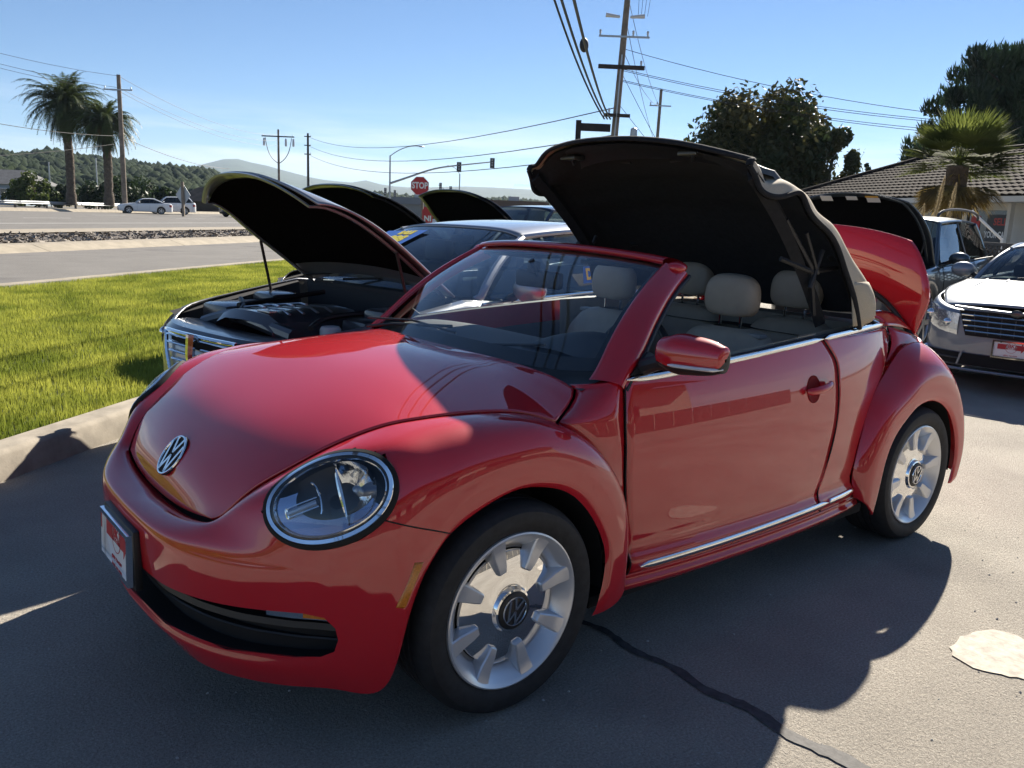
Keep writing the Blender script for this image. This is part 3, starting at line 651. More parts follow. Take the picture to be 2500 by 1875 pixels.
# ---- emblem: ring with the two stacked letters
def emblem(par, M, r, m, mback, ring_w=.11, back=True, name='emblem', th=.004):
    if back:
        b = MB(); b.lathe([(0,.0005),(r*.98,.0005),(r*1.0,-.006)], 40); b.v = [tuple(M @ Vector(v)) for v in b.v]; b.build('emblem_back', mback, par)
    b = MB(); b.lathe([(r*(1-ring_w),0),(r*(1-ring_w*.8),th),(r*(1-ring_w*.2),th),(r,0)], 48)
    def bar(p, q, w_):
        p = Vector(p); q = Vector(q); d = (q-p).normalized(); n = Vector((-d.y, d.x))*w_/2
        V = [p-n, q-n, q+n, p+n]; b.add([(v.x*r, v.y*r, .0) for v in V]+[(v.x*r*.99, v.y*r*.99, th) for v in V], [(4,5,6,7),(0,1,5,4),(1,2,6,5),(2,3,7,6),(3,0,4,7)])
    W_ = .15
    bar((-.36,.84),(-.0,.12),W_); bar((.36,.84),(.0,.12),W_)
    bar((-.70,.58),(-.31,-.82),W_); bar((.70,.58),(.31,-.82),W_); bar((-.33,-.80),(0,-.02),W_); bar((.33,-.80),(0,-.02),W_)
    b.v = [tuple(M @ Vector(v)) for v in b.v]
    return b.build(name, m, par, True, 30)
en = Vector((-.80,0,.60)).normalized()
emblem(BT, frame(Vector((-.708,0,.697))+en*.003, (0,-1,0), (.6,0,.8)), .070, CHR, GAP)

# ---- number plate with dealer print
def plate(par, M, wide=.305, high=.152, frame_m=None, phone=True, wrap=None):
    """dealer plate: red arrow through a ring with the dealer's name"""
    T = lambda p: tuple(M @ Vector(p))
    b = MB(); b.cbox((0,0,0), (wide,high,.003), .0012); b.v = [T(v) for v in b.v]; p = b.build('number_plate', WHT, par)
    b = MB(); hw, hh = wide*.5, high*.5
    b.prism([(-.115,.052),(-.115,.004),(-.03,.004),(-.03,.052)][::-1], .0008, c=(0,0,.0022))
    b.prism([(.03,.052),(.03,.004),(.082,.004),(.082,-.018),(.122,.028),(.082,.066),(.082,.052)], .0008, c=(0,0,.0022))
    ring = []
    b.lathe([(.046,.0022),(.046,.0032),(.0485,.0032),(.0485,.0022)], 36, (0,.022,0)); b.v = [T(v) for v in b.v]; b.build('arrow_print', REDP, p)
    b = MB(); b.lathe([(0,.0030),(.0455,.0030)], 36, (0,.022,0)); b.v = [T(v) for v in b.v]; b.build('ring_field', WHT, p)
    text_obj('plate_lettering', 'BK', .046, REDP, p, M @ Matrix.Translation((0,.036,.0036)), bold=.0012)
    text_obj('plate_lettering', 'MOTORS', .018, REDP, p, M @ Matrix.Translation((0,.012,.0036)), bold=.0002, sx=1.15)
    if phone: text_obj('plate_lettering', '(800) 726-8209', .0165, REDP, p, M @ Matrix.Translation((0,-.051,.0026)), sx=1.1)
    for sx_ in (-1,1): b = MB(); b.lathe([(0,.003),(.005,.0028),(.006,.0015)], 10, (sx_*.09,.066,0)); b.v = [T(v) for v in b.v]; b.build('plate_screw', BLK, p)
    if frame_m:
        b = MB(); o_ = [(-hw-.006,-hh-.006),(hw+.006,-hh-.006),(hw+.006,hh+.006),(-hw-.006,hh+.006)]; i_ = [(-hw+.008,-hh+.012),(hw-.008,-hh+.012),(hw-.008,hh-.008),(-hw+.008,hh-.008)]
        V = [(x,y,-.004) for x,y in o_]+[(x,y,.012) for x,y in o_]+[(x,y,.012) for x,y in i_]+[(x,y,.002) for x,y in i_]
        F = []
        for k in range(4):
            j = (k+1) % 4; F += [(k,j,4+j,4+k),(4+k,4+j,8+j,8+k),(8+k,8+j,12+j,12+k)]
        b.add([T(v) for v in V], F); b.build('plate_frame', frame_m, p, False)
    return p
PM = frame((-.888,.0,.432), (0,-1,0), (.03,0,1))
plate(BT, PM, frame_m=CHR)
b = MB(); b.cbox((-.871,0,.432), (.024,.335,.190), .008); b.build('plate_bracket', BLK, BT)
# ---- body side: door, quarter, cowl side
ZS = [.21,.235,.27,.30,.318,.345,.375,.42,.55,.68,.80,.90,.97,1.03,1.09]; WS = [.850,.868,.874,.880,.890,.893,.878,.876,.881,.881,.873,.856,.838,.818,.796]
def WB(x, z):
    t = (x-1.25)/.75
    return float(np.interp(z, ZS, WS) if False else ncub(np.array(ZS), np.array(WS)[:,None], [z])[0,0])-.028*t*t-.010*t**4
def side(name, left, right, nz=22, nx=30, m=RED, th=.01, both=True, extra=None):
    """left/right: (x,z) edge polylines top to bottom, surface follows the body side"""
    Lp = spl([(x, 0, z) for x, z in left], nz); Rp = spl([(x, 0, z) for x, z in right], nz); G = []
    for i in range(nz):
        G.append([(lambda x, z: (x, -WB(x, z), z))(Lp[i][0]+(Rp[i][0]-Lp[i][0])*k/(nx-1), Lp[i][2]+(Rp[i][2]-Lp[i][2])*k/(nx-1)) for k in range(nx)])
    G = np.array(G); o = panel(name, G, m, BT, INS, th)
    o2 = panel(name, mirror(G), m, BT, INS, th)
    return o, o2
dr = [(1.685,1.040),(1.723,.996),(1.762,.941),(1.768,.879),(1.768,.823),(1.767,.741),(1.760,.665),(1.724,.525),(1.678,.395),(1.668,.355),(1.710,.298)]
dl = [(.510,.972),(.505,.93),(.498,.86),(.496,.82),(.497,.76),(.499,.672),(.511,.538),(.525,.44),(.533,.38),(.537,.34),(.540,.292)]
door, door2 = side('door', [(x+.003,z) for x,z in dl], [(x-.003,z) for x,z in dr], 40, 40)
tr_ = [(2.460,1.038),(2.470,1.000),(2.430,.945),(2.350,.890),(2.290,.845),(2.195,.79),(2.125,.73),(2.035,.60),(1.993,.476),(1.984,.36),(2.005,.296)]
quarter, quarter2 = side('rear_quarter', [(x+.003,z) for x,z in dr], tr_, 40, 26)
for sg in (-1,1):
    MB().tube(spl([(x, sg*(WB(x,z)+.0008), z) for x, z in dr], 60), .0030, 6).build('door_gap', GAP, BT); MB().tube(spl([(x, sg*(WB(x,z)-.0005), z) for x, z in dl], 60), .0030, 6).build('door_gap', GAP, BT)
# rocker
def rocker():
    G = []
    for z, w_ in ((.287,0),(.270,-.004),(.252,.008),(.235,.004),(.215,-.02),(.205,-.06)):
        G.append([(x, -(WB(x, max(z,.235))+w_), z) for x in np.linspace(.505,2.10,30)])
    G = patch(np.array(G), 3, 1)
    for g in (G, mirror(G)): panel('rocker_sill', g, RED, BT, INS, .01)
rocker()
# cowl side panel between wing, bonnet and door, running up into the windscreen pillar
def cowl_side():
    ft = [(.388,.664,dome(.388,.664)),(.390,.696,dome(.390,.696)),(.358,.726,dome(.358,.726)),(.312,.751,dome(.312,.751)),(.232,.791,.860),(.324,.812,.803),(.398,.832,.730),(.452,.846,.650),(.492,.855,.55),(.504,.858,.42),(.511,.857,.30)]
    dl2 = [(.500,.976),(.500,.972),(.500,.955),(.497,.93),(.492,.86),(.490,.80),(.490,.74),(.492,.66),(.504,.546),(.520,.42),(.532,.294)]
    G = []
    for (x, w_, z), (x1, z1) in zip(ft, dl2):
        w1 = WB(x1, z1)-.003; row = []
        for k in range(7):
            s_ = k/6; row.append((x+(x1-x)*s_, -(w_+(w1-w_)*(1-(1-s_)**1.6)), z+(z1-z)*s_))
        G.append(row)
    G = np.array(G); Gb = patch(G[4:], 4, 1); Ga = np.concatenate([np.linspace(G[k], G[k+1], 3, endpoint=False) for k in range(4)]); G = np.concatenate([Ga, Gb])
    for g in (G, mirror(G)): panel('cowl_side', g, RED, BT, INS, .01)
cowl_side()
# rear wing
def rear_wing():
    sm = [(2.012,.30),(1.992,.365),(2.000,.476),(2.060,.638),(2.152,.762),(2.300,.850),(2.43,.930),(2.53,.962),(2.64,.960),(2.75,.922),(2.86,.842),(2.965,.715),(3.03,.55),(3.04,.40),(3.00,.28)]
    sw = [.85,.844,.842,.832,.812,.782,.765,.762,.762,.76,.755,.755,.765,.785,.80]
    ar = [(2.107,.212),(2.127,.27),(2.147,.36),(2.173,.47),(2.225,.56),(2.300,.622),(2.395,.676),(2.490,.697),(2.585,.695),(2.680,.665),(2.765,.612),(2.838,.53),(2.885,.43),(2.895,.33),(2.87,.23)]
    G = []
    for (x, z), w0, (xa, za) in zip(sm, sw, ar):
        row = []
        for f in (0,.07,.17,.3,.45,.6,.75,.88,.96,1.0):
            w_ = w0+(.908-w0)*math.sin(min(1,f/.72)*math.pi/2)**.85-(.013 if f == 1 else .003 if f > .9 else 0)
            bu = .022*math.sin(math.pi*f); dx, dz = x-xa, z-za; l_ = math.hypot(dx, dz)
            row.append((xa+dx*(1-f)+dx/l_*bu, -w_, za+dz*(1-f)+dz/l_*bu))
        G.append(row)
    G = patch(np.array(G), 6, 4)
    for g in (G, mirror(G)): panel('rear_fender', g, RED, BT, (2.5,0,.4), .01)
rear_wing()
# tail shell, deck surround and rear bumper (mostly hidden)
def tail():
    G = []
    for x, w_, zt, in ((2.62,.66,.99),(2.70,.66,.985),(2.80,.66,.97),(3.05,.58,.88),(3.22,.45,.78),(3.30,.25,.74),(3.32,0,.735)):
        G.append([(x-.0, -w_*.93, zt), (x, -w_*.99, zt-.05), (x+.02, -w_*1.03, zt-.14), (x+.05, -w_*1.08, zt-.30), (x+.02, -w_*1.08, .36), (x-.05,-w_*1.0,.24)])
    G = patch(np.array(G), 3, 3); panel('tail_panel', G, RED, BT, (2.4,0,.6), .008, both=True)
    g = patch(np.array([[(2.43,-.700,1.040),(2.60,-.715,1.005),(2.80,-.690,.955)],[(2.42,-.735,.965),(2.62,-.745,.93),(2.83,-.72,.88)],[(2.36,-.74,.86),(2.62,-.745,.82),(2.86,-.72,.76)]]), 3, 3)
    for q in (g, mirror(g)): panel('tail_shoulder', q, RED, BT, (2.4,0,.6), .006)
    # gutter below the open lid
    g = [[(2.40,-.70,1.05),(2.44,-.64,1.075),(2.46,-.56,1.08)],[(2.60,-.675,1.03),(2.64,-.60,1.085),(2.66,-.52,1.095)],[(2.78,-.655,.995),(2.81,-.60,1.03),(2.84,-.55,1.03)],[(2.93,-.63,.935),(2.95,-.60,.945),(2.97,-.57,.94)]]
    g = patch(np.array(g), 4, 3)
    for q in (g, mirror(g)): panel('deck_gutter', q, RED, BT, (2.6,0,.6), .006)
    b = MB(); b.grid([[(2.10,-.72,.98),(2.10,0,.98),(2.10,.72,.98)],[(2.46,-.68,.98),(2.5,0,1.0),(2.46,.68,.98)],[(2.85,-.66,.86),(2.9,0,.88),(2.85,.66,.86)],[(3.2,-.5,.72),(3.3,0,.72),(3.2,.5,.72)]]); b.build('luggage_well', DCAV, BT)
tail()
# wheel houses and floor, dark
b = MB()
for x0 in (0, 2.537):
    for sg in (-1,1):
        pr = []
        for t in np.linspace(-.12, math.pi+.12, 20): pr.append((x0+.40*math.cos(t), .33+.40*math.sin(t)))
        b.grid([[(x, sg*w_, z) for x, z in pr] for w_ in (.86,.55)]); b.grid([[(x, sg*.55, z) for x, z in pr],[(x0, sg*.55, .33)]*20])
b.box((1.25,0,.225), (1.75,1.66,.04)); b.box((-.05,0,.215), (1.2,1.02,.04)); b.box((2.5,0,.24), (1.1,1.02,.05)); b.box((1.25,0,.19), (2.4,.5,.06)); b.box((3.0,0,.3), (.35,1.3,.05))
b.build('underbody', DCAV, BT)

# chrome strips
def strip(name, P, hh, d, n=40, par=BT):
    P = spl(P, n); out_ = []
    for g in (P, mirror(P)):
        sg = -1 if g is P else 1; b = MB(); rows = []
        for i, q in enumerate(g):
            e = min(1, min(i, n-1-i)/2.0+.12); rows.append([(q[0], q[1]+sg*dd, q[2]+zz*hh*e) for zz, dd in ((-1,-.006),(-1,.4*d),(-.55,d),(.55,d),(1,.4*d),(1,-.006))])
        b.grid(rows); out_.append(b.build(name, CHR, par, True, 50))
    return out_
bx = [.512,.655,.827,1.03,1.20,1.345,1.52,1.683]; bz = [.974,.977,.989,1.003,1.013,1.022,1.032,1.041]
strip('belt_strip', [(x, -WB(x, z)-.002, z) for x, z in zip(bx, bz)], .011, .006)
strip('belt_strip', [(1.690,-WB(1.69,1.041)-.002,1.0415),(1.85,-WB(1.85,1.047)-.001,1.047),(2.05,-WB(2.05,1.052),1.052),(2.25,-.728,1.054),(2.42,-.682,1.052),(2.52,-.62,1.052),(2.57,-.54,1.052)], .012, .006)
strip('sill_strip', [(x, -WB(x,.335)-.001, .322+.0145*(x-.57)) for x in (.575,.70,1.0,1.3,1.6,1.738)], .0125, .007)
strip('sill_strip', [(x, -WB(x,.34)-.001, .322+.0145*(x-.57)) for x in (1.745,1.82,1.9,1.985)], .0125, .007)
# belt top ledge (inner) and inner door trim
for sg in (-1,1):
    G = [[(x, sg*(WB(x,z)-.0), z+.0) for x, z in zip(bx+[1.8,2.0,2.25],bz+[1.045,1.050,1.053])],[(x, sg*(WB(x,z)-.02), z+.012) for x, z in zip(bx+[1.8,2.0,2.25],bz+[1.045,1.050,1.053])],[(x, sg*(WB(x,z)-.036), z+.006) for x, z in zip(bx+[1.8,2.0,2.25],bz+[1.045,1.050,1.053])]]
    G.append([(x, y+sg*-.005, z-.06) for x, y, z in G[-1]])
    b = MB(); b.grid(G); b.build('belt_ledge', BLK, BT)
    inner = [(x, sg*(WB(x,z)-.040), z+.006) for x, z in zip(bx,bz)]
    b = MB(); b.grid([inner,[(x, y-sg*.004, z-.11) for x,y,z in inner]]); b.build('door_cap', REDIN, BT)
    b = MB(); b.grid([[(x, y-sg*.004, z-.11) for x,y,z in inner],[(x, y-sg*.03, z-.16) for x,y,z in inner],[(x, y-sg*.05, z-.36) for x,y,z in inner],[(x, y-sg*.02, .35) for x,y,z in inner]]); b.build('door_trim', DASH, BT)
    b = MB(); b.grid([[(1.6,sg*.74,1.05),(2.0,sg*.70,1.06),(2.25,sg*.66,1.06)],[(1.6,sg*.73,.9),(2.0,sg*.66,.9),(2.25,sg*.62,.9)],[(1.6,sg*.70,.4),(2.0,sg*.60,.5),(2.25,sg*.55,.6)]]); b.build('quarter_trim', LEA, BT)

# ---- windscreen, pillars, header
base = np.array([(.290,0,.990),(.305,.25,.988),(.345,.45,.984),(.405,.61,.984),(.470,.705,.992)]); topc = np.array([(.872,0,1.362),(.876,.2,1.360),(.887,.37,1.353),(.905,.50,1.343),(.925,.575,1.334)])
def wsrow(s):
    A = base*(1-s)+topc*s; bl = .030*math.sin(math.pi*max(0,s)); A = A.copy(); A[:,0] -= bl*.6; A[:,2] += bl*.75; return A
C_ = np.array([wsrow(s) for s in (0,.2,.4,.6,.8,1)]); C_[..., 1] *= -1
Gw = patch(C_, 4, 4)
ws = panel('windscreen', Gw, GLS, BT, (1.2,0,.9), 0, both=True)
# frit border just under the glass
def inset(G, d): H = np.array(G); H[...,0] += d*.6; H[...,2] -= d*.75; return H
H = inset(Gw, .004); nz_, nw_ = H.shape[:2]
b = MB(); b.grid(H[:3]); b.grid(mirror(H[:3])); b.grid(H[:, -2:]); b.grid(mirror(H[:, -2:])); b.grid(H[-2:]); b.grid(mirror(H[-2:])); b.build('glass_border', mat('black_frit', (.008,.009,.010), .35), ws)
# pillars
inn = [wsrow(s)[-1] for s in (-.09,0,.2,.4,.6,.8,1)]
outp = [(.492,.808,.950),(.522,.800,.980),(.612,.772,1.060),(.700,.738,1.140),(.800,.700,1.215),(.895,.665,1.268),(.985,.632,1.306)]
rows = []
for a, o_ in zip(inn, outp):
    a = np.array(a); o_ = np.array(o_); md = (a+o_)/2
    rows.append([a+(.002,-.004,.002), a+(-.008,.006,.008), md+(-.014,.004,.015), o_+(-.010,.000,.010), o_+(.002,.002,.0), o_+(.02,-.012,-.018), md+(.04,-.02,-.03), a+(.02,-.002,-.018)])
P_ = patch(np.array(rows), 5, 4); P_[...,1] *= -1
for g in (P_, mirror(P_)): panel('windscreen_pillar', g, RED, BT, (1.0,0,1.0), 0)
# header rail
hd = []
for k, (x, w_, z) in enumerate(topc):
    hd.append([(x-.006,w_,z+.002),(x-.012,w_,z+.014),(x+.012,w_+.004*(k>2),z+.026),(x+.05,w_+.016*(k>2)+.02*(k>3),z+.022-.006*(k>3)),(x+.072,w_+.02*(k>2)+.03*(k>3),z+.004-.012*(k>3)),(x+.066,w_,z-.022),(x+.03,w_,z-.026),(x,w_,z-.010)])
H_ = patch(np.array(hd), 5, 4); H_[...,1] *= -1
panel('windscreen_header', H_, RED, BT, (.92,0,1.35), 0, both=True)
for sg in (-1,1): b = MB(); b.ball((.955,sg*.606,1.326), (.045,.038,.024), 16, 10); b.build('header_corner', RED, BT)
# rubber along door edge of pillar, triangular mirror sail
for sg in (-1,1):
    b = MB(); b.tube([(x+.02, sg*(w_-.002), z-.012) for x, w_, z in outp], .009, 8); b.build('pillar_seal', BLK, BT)
    q = [(.530,sg*.800,.985),(.74,sg*.812,.998),(.640,sg*.775,1.055)]
    b = MB(); b.add(q, [(0,1,2)]); o = b.build('mirror_sail', BLK, BT, False); solid(o, .012, 0)
    # lowered side glass edge
    b = MB(); b.grid([[(x, sg*(WB(x,z)-.030), z-.02) for x, z in zip(bx,bz)],[(x, sg*(WB(x,z)-.034), z+.018) for x, z in zip(bx,bz)]]); b.build('side_glass', GLS, BT)
# cowl / wiper tray
b = MB(); b.grid([[(.20,y,.90) for y in np.linspace(-.66,.66,9)],[(.34+.14*(abs(y)/.66)**2.5,y,.945) for y in np.linspace(-.66,.66,9)]]); b.build('cowl_tray', BLK, BT)
b = MB(); b.tube([(.33,.60,.985),(.36,.45,1.012),(.40,.05,1.05)], .007, 6); b.tube([(.345,.62,1.02),(.375,.3,1.045),(.37,-.02,1.035)], .005, 6); b.build('wiper', BLK, BT)
b = MB(); b.tube([(.345,-.02,.985),(.37,-.15,1.008),(.45,-.46,1.045)], .006, 6); b.build('wiper', BLK, BT)

# ---- door mirrors
def doormirror(sg):
    def sect(s, k=1.0):   # s 0 inner .. 1 outer
        c = Vector((.595+.055*s, -(.872+.222*s), 1.078-.004*s)); hx = .070*(1-.55*s**3)*(.55+.45*min(1,s*4)); hz = (.066*(1-.42*s**4))*(.62+.38*min(1,s*3.4)); pts = []
        for t in np.linspace(0, 2*math.pi, 25):
            ct, st = math.cos(t), math.sin(t)
            x = -hx*abs(ct)**.8*(1 if ct > 0 else -1); z = hz*abs(st)**.85*(1 if st > 0 else -1)
            if ct < 0: x *= .75
            pts.append((c.x+x, c.y*(1), c.z+z))
        return pts
    G = np.array([sect(s) for s in (0,.06,.15,.3,.5,.7,.85,.94,.985,1.0)])
    G[-1] = G[-1]*.15+G[-1].mean(0)*.85; G[0] = G[0]*.3+G[0].mean(0)*.7
    G = patch(G, 3, 1); 
    if sg > 0: G = mirror(G)
    top = MB(); V = G
    cols = G.shape[1]
    # upper cap red (front and top), lower half black
    lo_ = [j for j in range(cols) if math.sin(2*math.pi*j/(cols-1)) < -.34]
    b = MB(); b.m = 0
    for i in range(G.shape[0]-1):
        for j in range(cols-1):
            mid = math.sin(2*math.pi*(j+.5)/(cols-1)); back = math.cos(2*math.pi*(j+.5)/(cols-1)) < -.75
            b.m = 1 if (mid < -.42 or back) else 0
            b.add([G[i,j],G[i,j+1],G[i+1,j+1],G[i+1,j]], [(0,1,2,3)])
    me = b.mesh('door_mirror', weld=True); o = link('door_mirror', me, [RED, BLK], BT, True, 60)
    P = [(.595+.055*s-.070*(1-.55*s**3)*.995-.001, sg*(.872+.222*s), 1.0465-.002*s) for s in np.linspace(.34,.93,10)]+[(.65-.012,sg*1.093,1.046)]
    b = MB(); b.tube(P, [.003]+[.0062]*9+[.003], 8); b.build('turn_signal', mat('clear_signal', (.72,.74,.76), .12, .3, coat=1), o)
    b = MB(); b.tube([(.60,sg*.80,1.01),(.60,sg*.86,1.035),(.61,sg*.92,1.045)], [.03,.026,.03], 10); b.build('mirror_arm', BLK, o)
doormirror(-1)

# ---- door handles
for sg in (-1,1):
    b = MB(); c = (1.563, .849); n = 24
    G = [[(c[0]+a*math.cos(t), sg*(WB(c[0]+a*math.cos(t), c[1]+h*math.sin(t))+d), c[1]+h*math.sin(t)) for t in np.linspace(0,2*math.pi,n+1)] for a, h, d in ((.050,.056,.0025),(.046,.052,.0015),(.03,.034,.0008),(.001,.001,.0006))]
    b.grid(G); hr = b.build('handle_recess', mat('recess_shade_red', (.20,.004,.006), .6, spec=.1), BT)  # nearly flat patch; the hollow's shade is put into a darker body red
    b = MB(); P = [(1.50+.175*s, sg*(WB(1.5+.175*s,.853)+.010+.026*math.sin(math.pi*min(1,max(0,s)))**.55), .846+.018*s) for s in np.linspace(0,1,14)]
    b.tube(P, [.008]+[.0125]*12+[.008], 10, flat=1.25); b.build('door_handle', RED, BT)
# ---- wheels
def wheel_parts(par):
    """wheel standing at the origin, outer face towards -y"""
    b = MB()   # tyre
    pr = [(.225,.02),(.236,-.004),(.250,-.012),(.262,-.020),(.290,-.026),(.310,-.022),(.322,-.010),(.330,.008)]
    for k in range(5):
        y = .022+.034*k; pr += [(.334,y),(.334,y+.024),(.3265,y+.027),(.3265,y+.032)]
    pr += [(.330,.20),(.320,.215),(.29,.225),(.25,.215),(.225,.19)]
    b.lathe([(r, h) for r, h in pr], 96, axis='y'); b.build('tyre', RUB, par, True, 30)
    b = MB()   # rim
    b.lathe([(.236,.012),(.247,-.010),(.246,-.017),(.241,-.019),(.236,-.016),(.228,-.010),(.214,.004),(.198,.022),(.190,.036),(.180,.042),(.176,.055),(.172,.12)], 96, axis='y'); rim = b.build('rim', SIL, par, True, 28)
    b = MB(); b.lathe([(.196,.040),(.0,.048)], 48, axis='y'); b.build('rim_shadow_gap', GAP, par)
    b = MB(); b.lathe([(.180,.032),(.178,.024),(.150,.016),(.11,.010),(.080,.007),(.072,.004),(.066,-.008),(.060,-.010)], 96, axis='y'); b.build('polished_disc', MIR, par, True, 40)
    sp = MB()  # spoke: wedge standing proud of the disc
    o_ = [(.241,-.0165,.0285),(.225,-.010,.0275),(.190,-.004,.0235),(.150,-.004,.0185),(.128,-.001,.0150)]
    rows = []
    for r, y, h in o_:
        rows.append([(r, .035, -h-.007),(r, y+.004, -h),(r, y, -h+.004),(r, y, h-.004),(r, y+.004, h),(r, .035, h+.007)])
    rows.append([(.126,.035,-.018),(.124,.008,-.013),(.124,.005,-.010),(.124,.005,.010),(.124,.008,.013),(.126,.035,.018)]); rows.append([(.122,.035,q) for q in (-.015,-.011,-.008,.008,.011,.015)])
    sp.grid(rows); me = sp.mesh('spoke'); 
    for k in range(8):
        m2 = me if k == 0 else me.copy()
        if k == 0: base_me = me
        o = bpy.data.objects.new('spoke', base_me); COL.objects.link(o); o.parent = par; o.rotation_euler = (0, R(22.5+45*k+ROT), 0)
        if k == 0:
            base_me.materials.append(SIL); base_me.polygons.foreach_set('use_smooth', [True]*len(base_me.polygons)); base_me.set_sharp_from_angle(angle=R(24))
    b = MB(); b.lathe([(.060,-.006),(.0585,-.014),(.055,-.016),(0,-.017)], 48, axis='y'); cap = b.build('centre_cap', BLK, par, True, 40)
    emblem(par, frame((0,-.0175,0), (math.cos(R(ROT-30)),0,math.sin(R(ROT-30))), (-math.sin(R(ROT-30)),0,math.cos(R(ROT-30)))), .046, CHR, BLK, back=False, name='cap_emblem', th=.003)
def make_wheel(x, sg, rot, steer=0):
    global ROT
    ROT = rot; o = bpy.data.objects.new('wheel', None); COL.objects.link(o); o.parent = BT; o.empty_display_size = .1
    wheel_parts(o); o.location = (x, sg*.876 if x < 1 else sg*.866, .328)
    o.rotation_euler = (0, 0, (0 if sg < 0 else math.pi)+steer); return o
make_wheel(0,-1,6,R(.7)); make_wheel(2.537,-1,14); make_wheel(0,1,30,R(.7)); make_wheel(2.537,1,50)

# ---- interior
b = MB()
dsh = []
for x, z in ((.36,.955),(.46,.985),(.60,1.000),(.72,1.003),(.82,.985),(.88,.94),(.90,.85),(.88,.70),(.86,.5)):
    dsh.append([(x+.03*(abs(y)/.7)**2, y, z-.02*(abs(y)/.7)**3) for y in np.linspace(-.72,.72,15)])
b.grid(patch(np.array(dsh), 3, 1)); dash = b.build('dashboard', DASH, BT)
b = MB()   # instrument hood
G = []
for x, k in ((.55,.35),(.62,.75),(.70,.97),(.78,1.0),(.835,.93),(.85,.8)):
    G.append([(x, -.37+.185*math.cos(t), .985+.075*k*math.sin(t)) for t in np.linspace(math.pi, 0, 15)])
b.grid(patch(np.array(G), 3, 1)); b.build('instrument_hood', DASH, dash)
b = MB(); Mx = Matrix.Translation((.985,-.37,.93)) @ Matrix.Rotation(R(-66), 4, 'Y')
ring = [tuple(Mx @ Vector((.185*math.cos(t), .185*math.sin(t), 0))) for t in np.linspace(0, 2*math.pi, 40, endpoint=False)]
b.tube(ring, .016, 10, closed=True)
for t in (R(0), R(180), R(-95)): pass
for a_ in (90, -90, 180): b.tube([tuple(Mx @ Vector((0,0,-.02))), tuple(Mx @ Vector((.18*math.cos(R(a_)), .18*math.sin(R(a_)), 0)))], .016, 8, flat=.5)
b.ball(tuple(Mx @ Vector((0,0,-.012))), (.06,.06,.05), 14, 8); b.build('steering_wheel', BLK, BT)
def seat(x, y, zc, back_h, rear=False):
    s_ = bpy.data.objects.new('rear_seat' if rear else 'front_seat', None); COL.objects.link(s_); s_.parent = BT; s_.location = (x, y, 0); s_.empty_display_size = .1
    b = MB(); hw = .24
    rows = []
    for z, xo, w_, d in ((.46,-.06,.20,.06),(.55,-.02,.24,.10),(.75,.03,.255,.105),(.92,.075,.25,.095),(zc-.10,.10,.225,.085),(zc-.055,.112,.18,.070),(zc-.035,.118,.09,.045)):
        rows.append([(xo+d*(-abs(math.cos(t))**.7 if math.cos(t) > 0 else abs(math.cos(t))**.7)-.02*math.cos(2*t)*0, w_*math.copysign(abs(math.sin(t))**.62, math.sin(t)), z) for t in np.linspace(0, 2*math.pi, 33)])
    b.grid(patch(np.array(rows), 4, 1)); b.build('backrest', LEA, s_)
    b = MB(); b.cbox((-.22,0,.50), (.52,.50,.16), .06); b.build('cushion', LEA, s_)
    b = MB()
    rows = []
    hx, hz = x, 0
    for z, w_, d in ((-.088,.06,.035),(-.085,.10,.05),(-.06,.130,.058),(.0,.138,.060),(.05,.128,.056),(.082,.095,.046),(.095,.05,.025),(.097,.005,.004)):
        rows.append([(.105+d*math.copysign(abs(math.cos(t))**.75, -math.cos(t)), w_*math.copysign(abs(math.sin(t))**.7, math.sin(t)), zc+.105+z) for t in np.linspace(0, 2*math.pi, 29)])
    rows.insert(0, [(.105, 0, zc+.017)]*29); b.grid(patch(np.array(rows), 3, 1)); hr = b.build('headrest', LEA, s_)
    for dy in (-.055,.055): b = MB(); b.tube([(.105,dy,zc-.05),(.105,dy,zc+.03)], .0065, 8); b.build('headrest_post', CHR, s_)
    if not rear:
        for q, nm in ((((-.01,-.235,.62),(.055,-.20,.90)),0),): pass
        g = MB(); g.tube(spl([(-.03,-.14,.55),(.0,-.155,.75),(.015,-.14,.93),(.045,-.09,zc-.08),(.055,0,zc-.07),(.045,.09,zc-.08),(.015,.14,.93),(.0,.155,.75),(-.03,.14,.55)], 40), .003, 5); g.build('stitch_seam', mat('dark_stitch', (.2,.17,.14), .8), s_)
        g = MB(); g.cbox((.085,-.165 if y < 0 else .165,zc-.055), (.05,.065,.018), .006); g.build('belt_guide', mat('trim_grey', (.30,.29,.27), .5), s_)
    return s_
seat(1.53,-.37,1.075,0); seat(1.53,.37,1.075,0); seat(2.10,-.33,1.085,0,True); seat(2.10,.33,1.085,0,True)
b = MB(); b.cbox((1.9,0,.55), (.50,1.2,.20), .05); b.cbox((2.27,0,.82), (.12,1.30,.50), .05); b.cbox((1.25,0,.30), (1.5,1.4,.06), .01); b.cbox((1.2,0,.45), (.9,.2,.3), .04); b.build('cabin_floor', mat('beige_carpet', (.22,.19,.15), .95), BT)
# rear-view mirror
b = MB(); Mx = Matrix.Rotation(R(8), 4, 'Z'); b.cbox((.805,.0,1.235), (.035,.245,.072), .016, M=Mx); b.cbox((.79,0.02,1.285), (.04,.05,.05), .012); b.tube([(.765,.01,1.315),(.80,.0,1.25)], .014, 8); b.build('rear_view_mirror', BLK, BT)
# sun visors folded against the header
for y in (-.33,.33): b = MB(); b.cbox((.975,y,1.318), (.15,.38,.016), .006); b.build('sun_visor', LINER, BT)

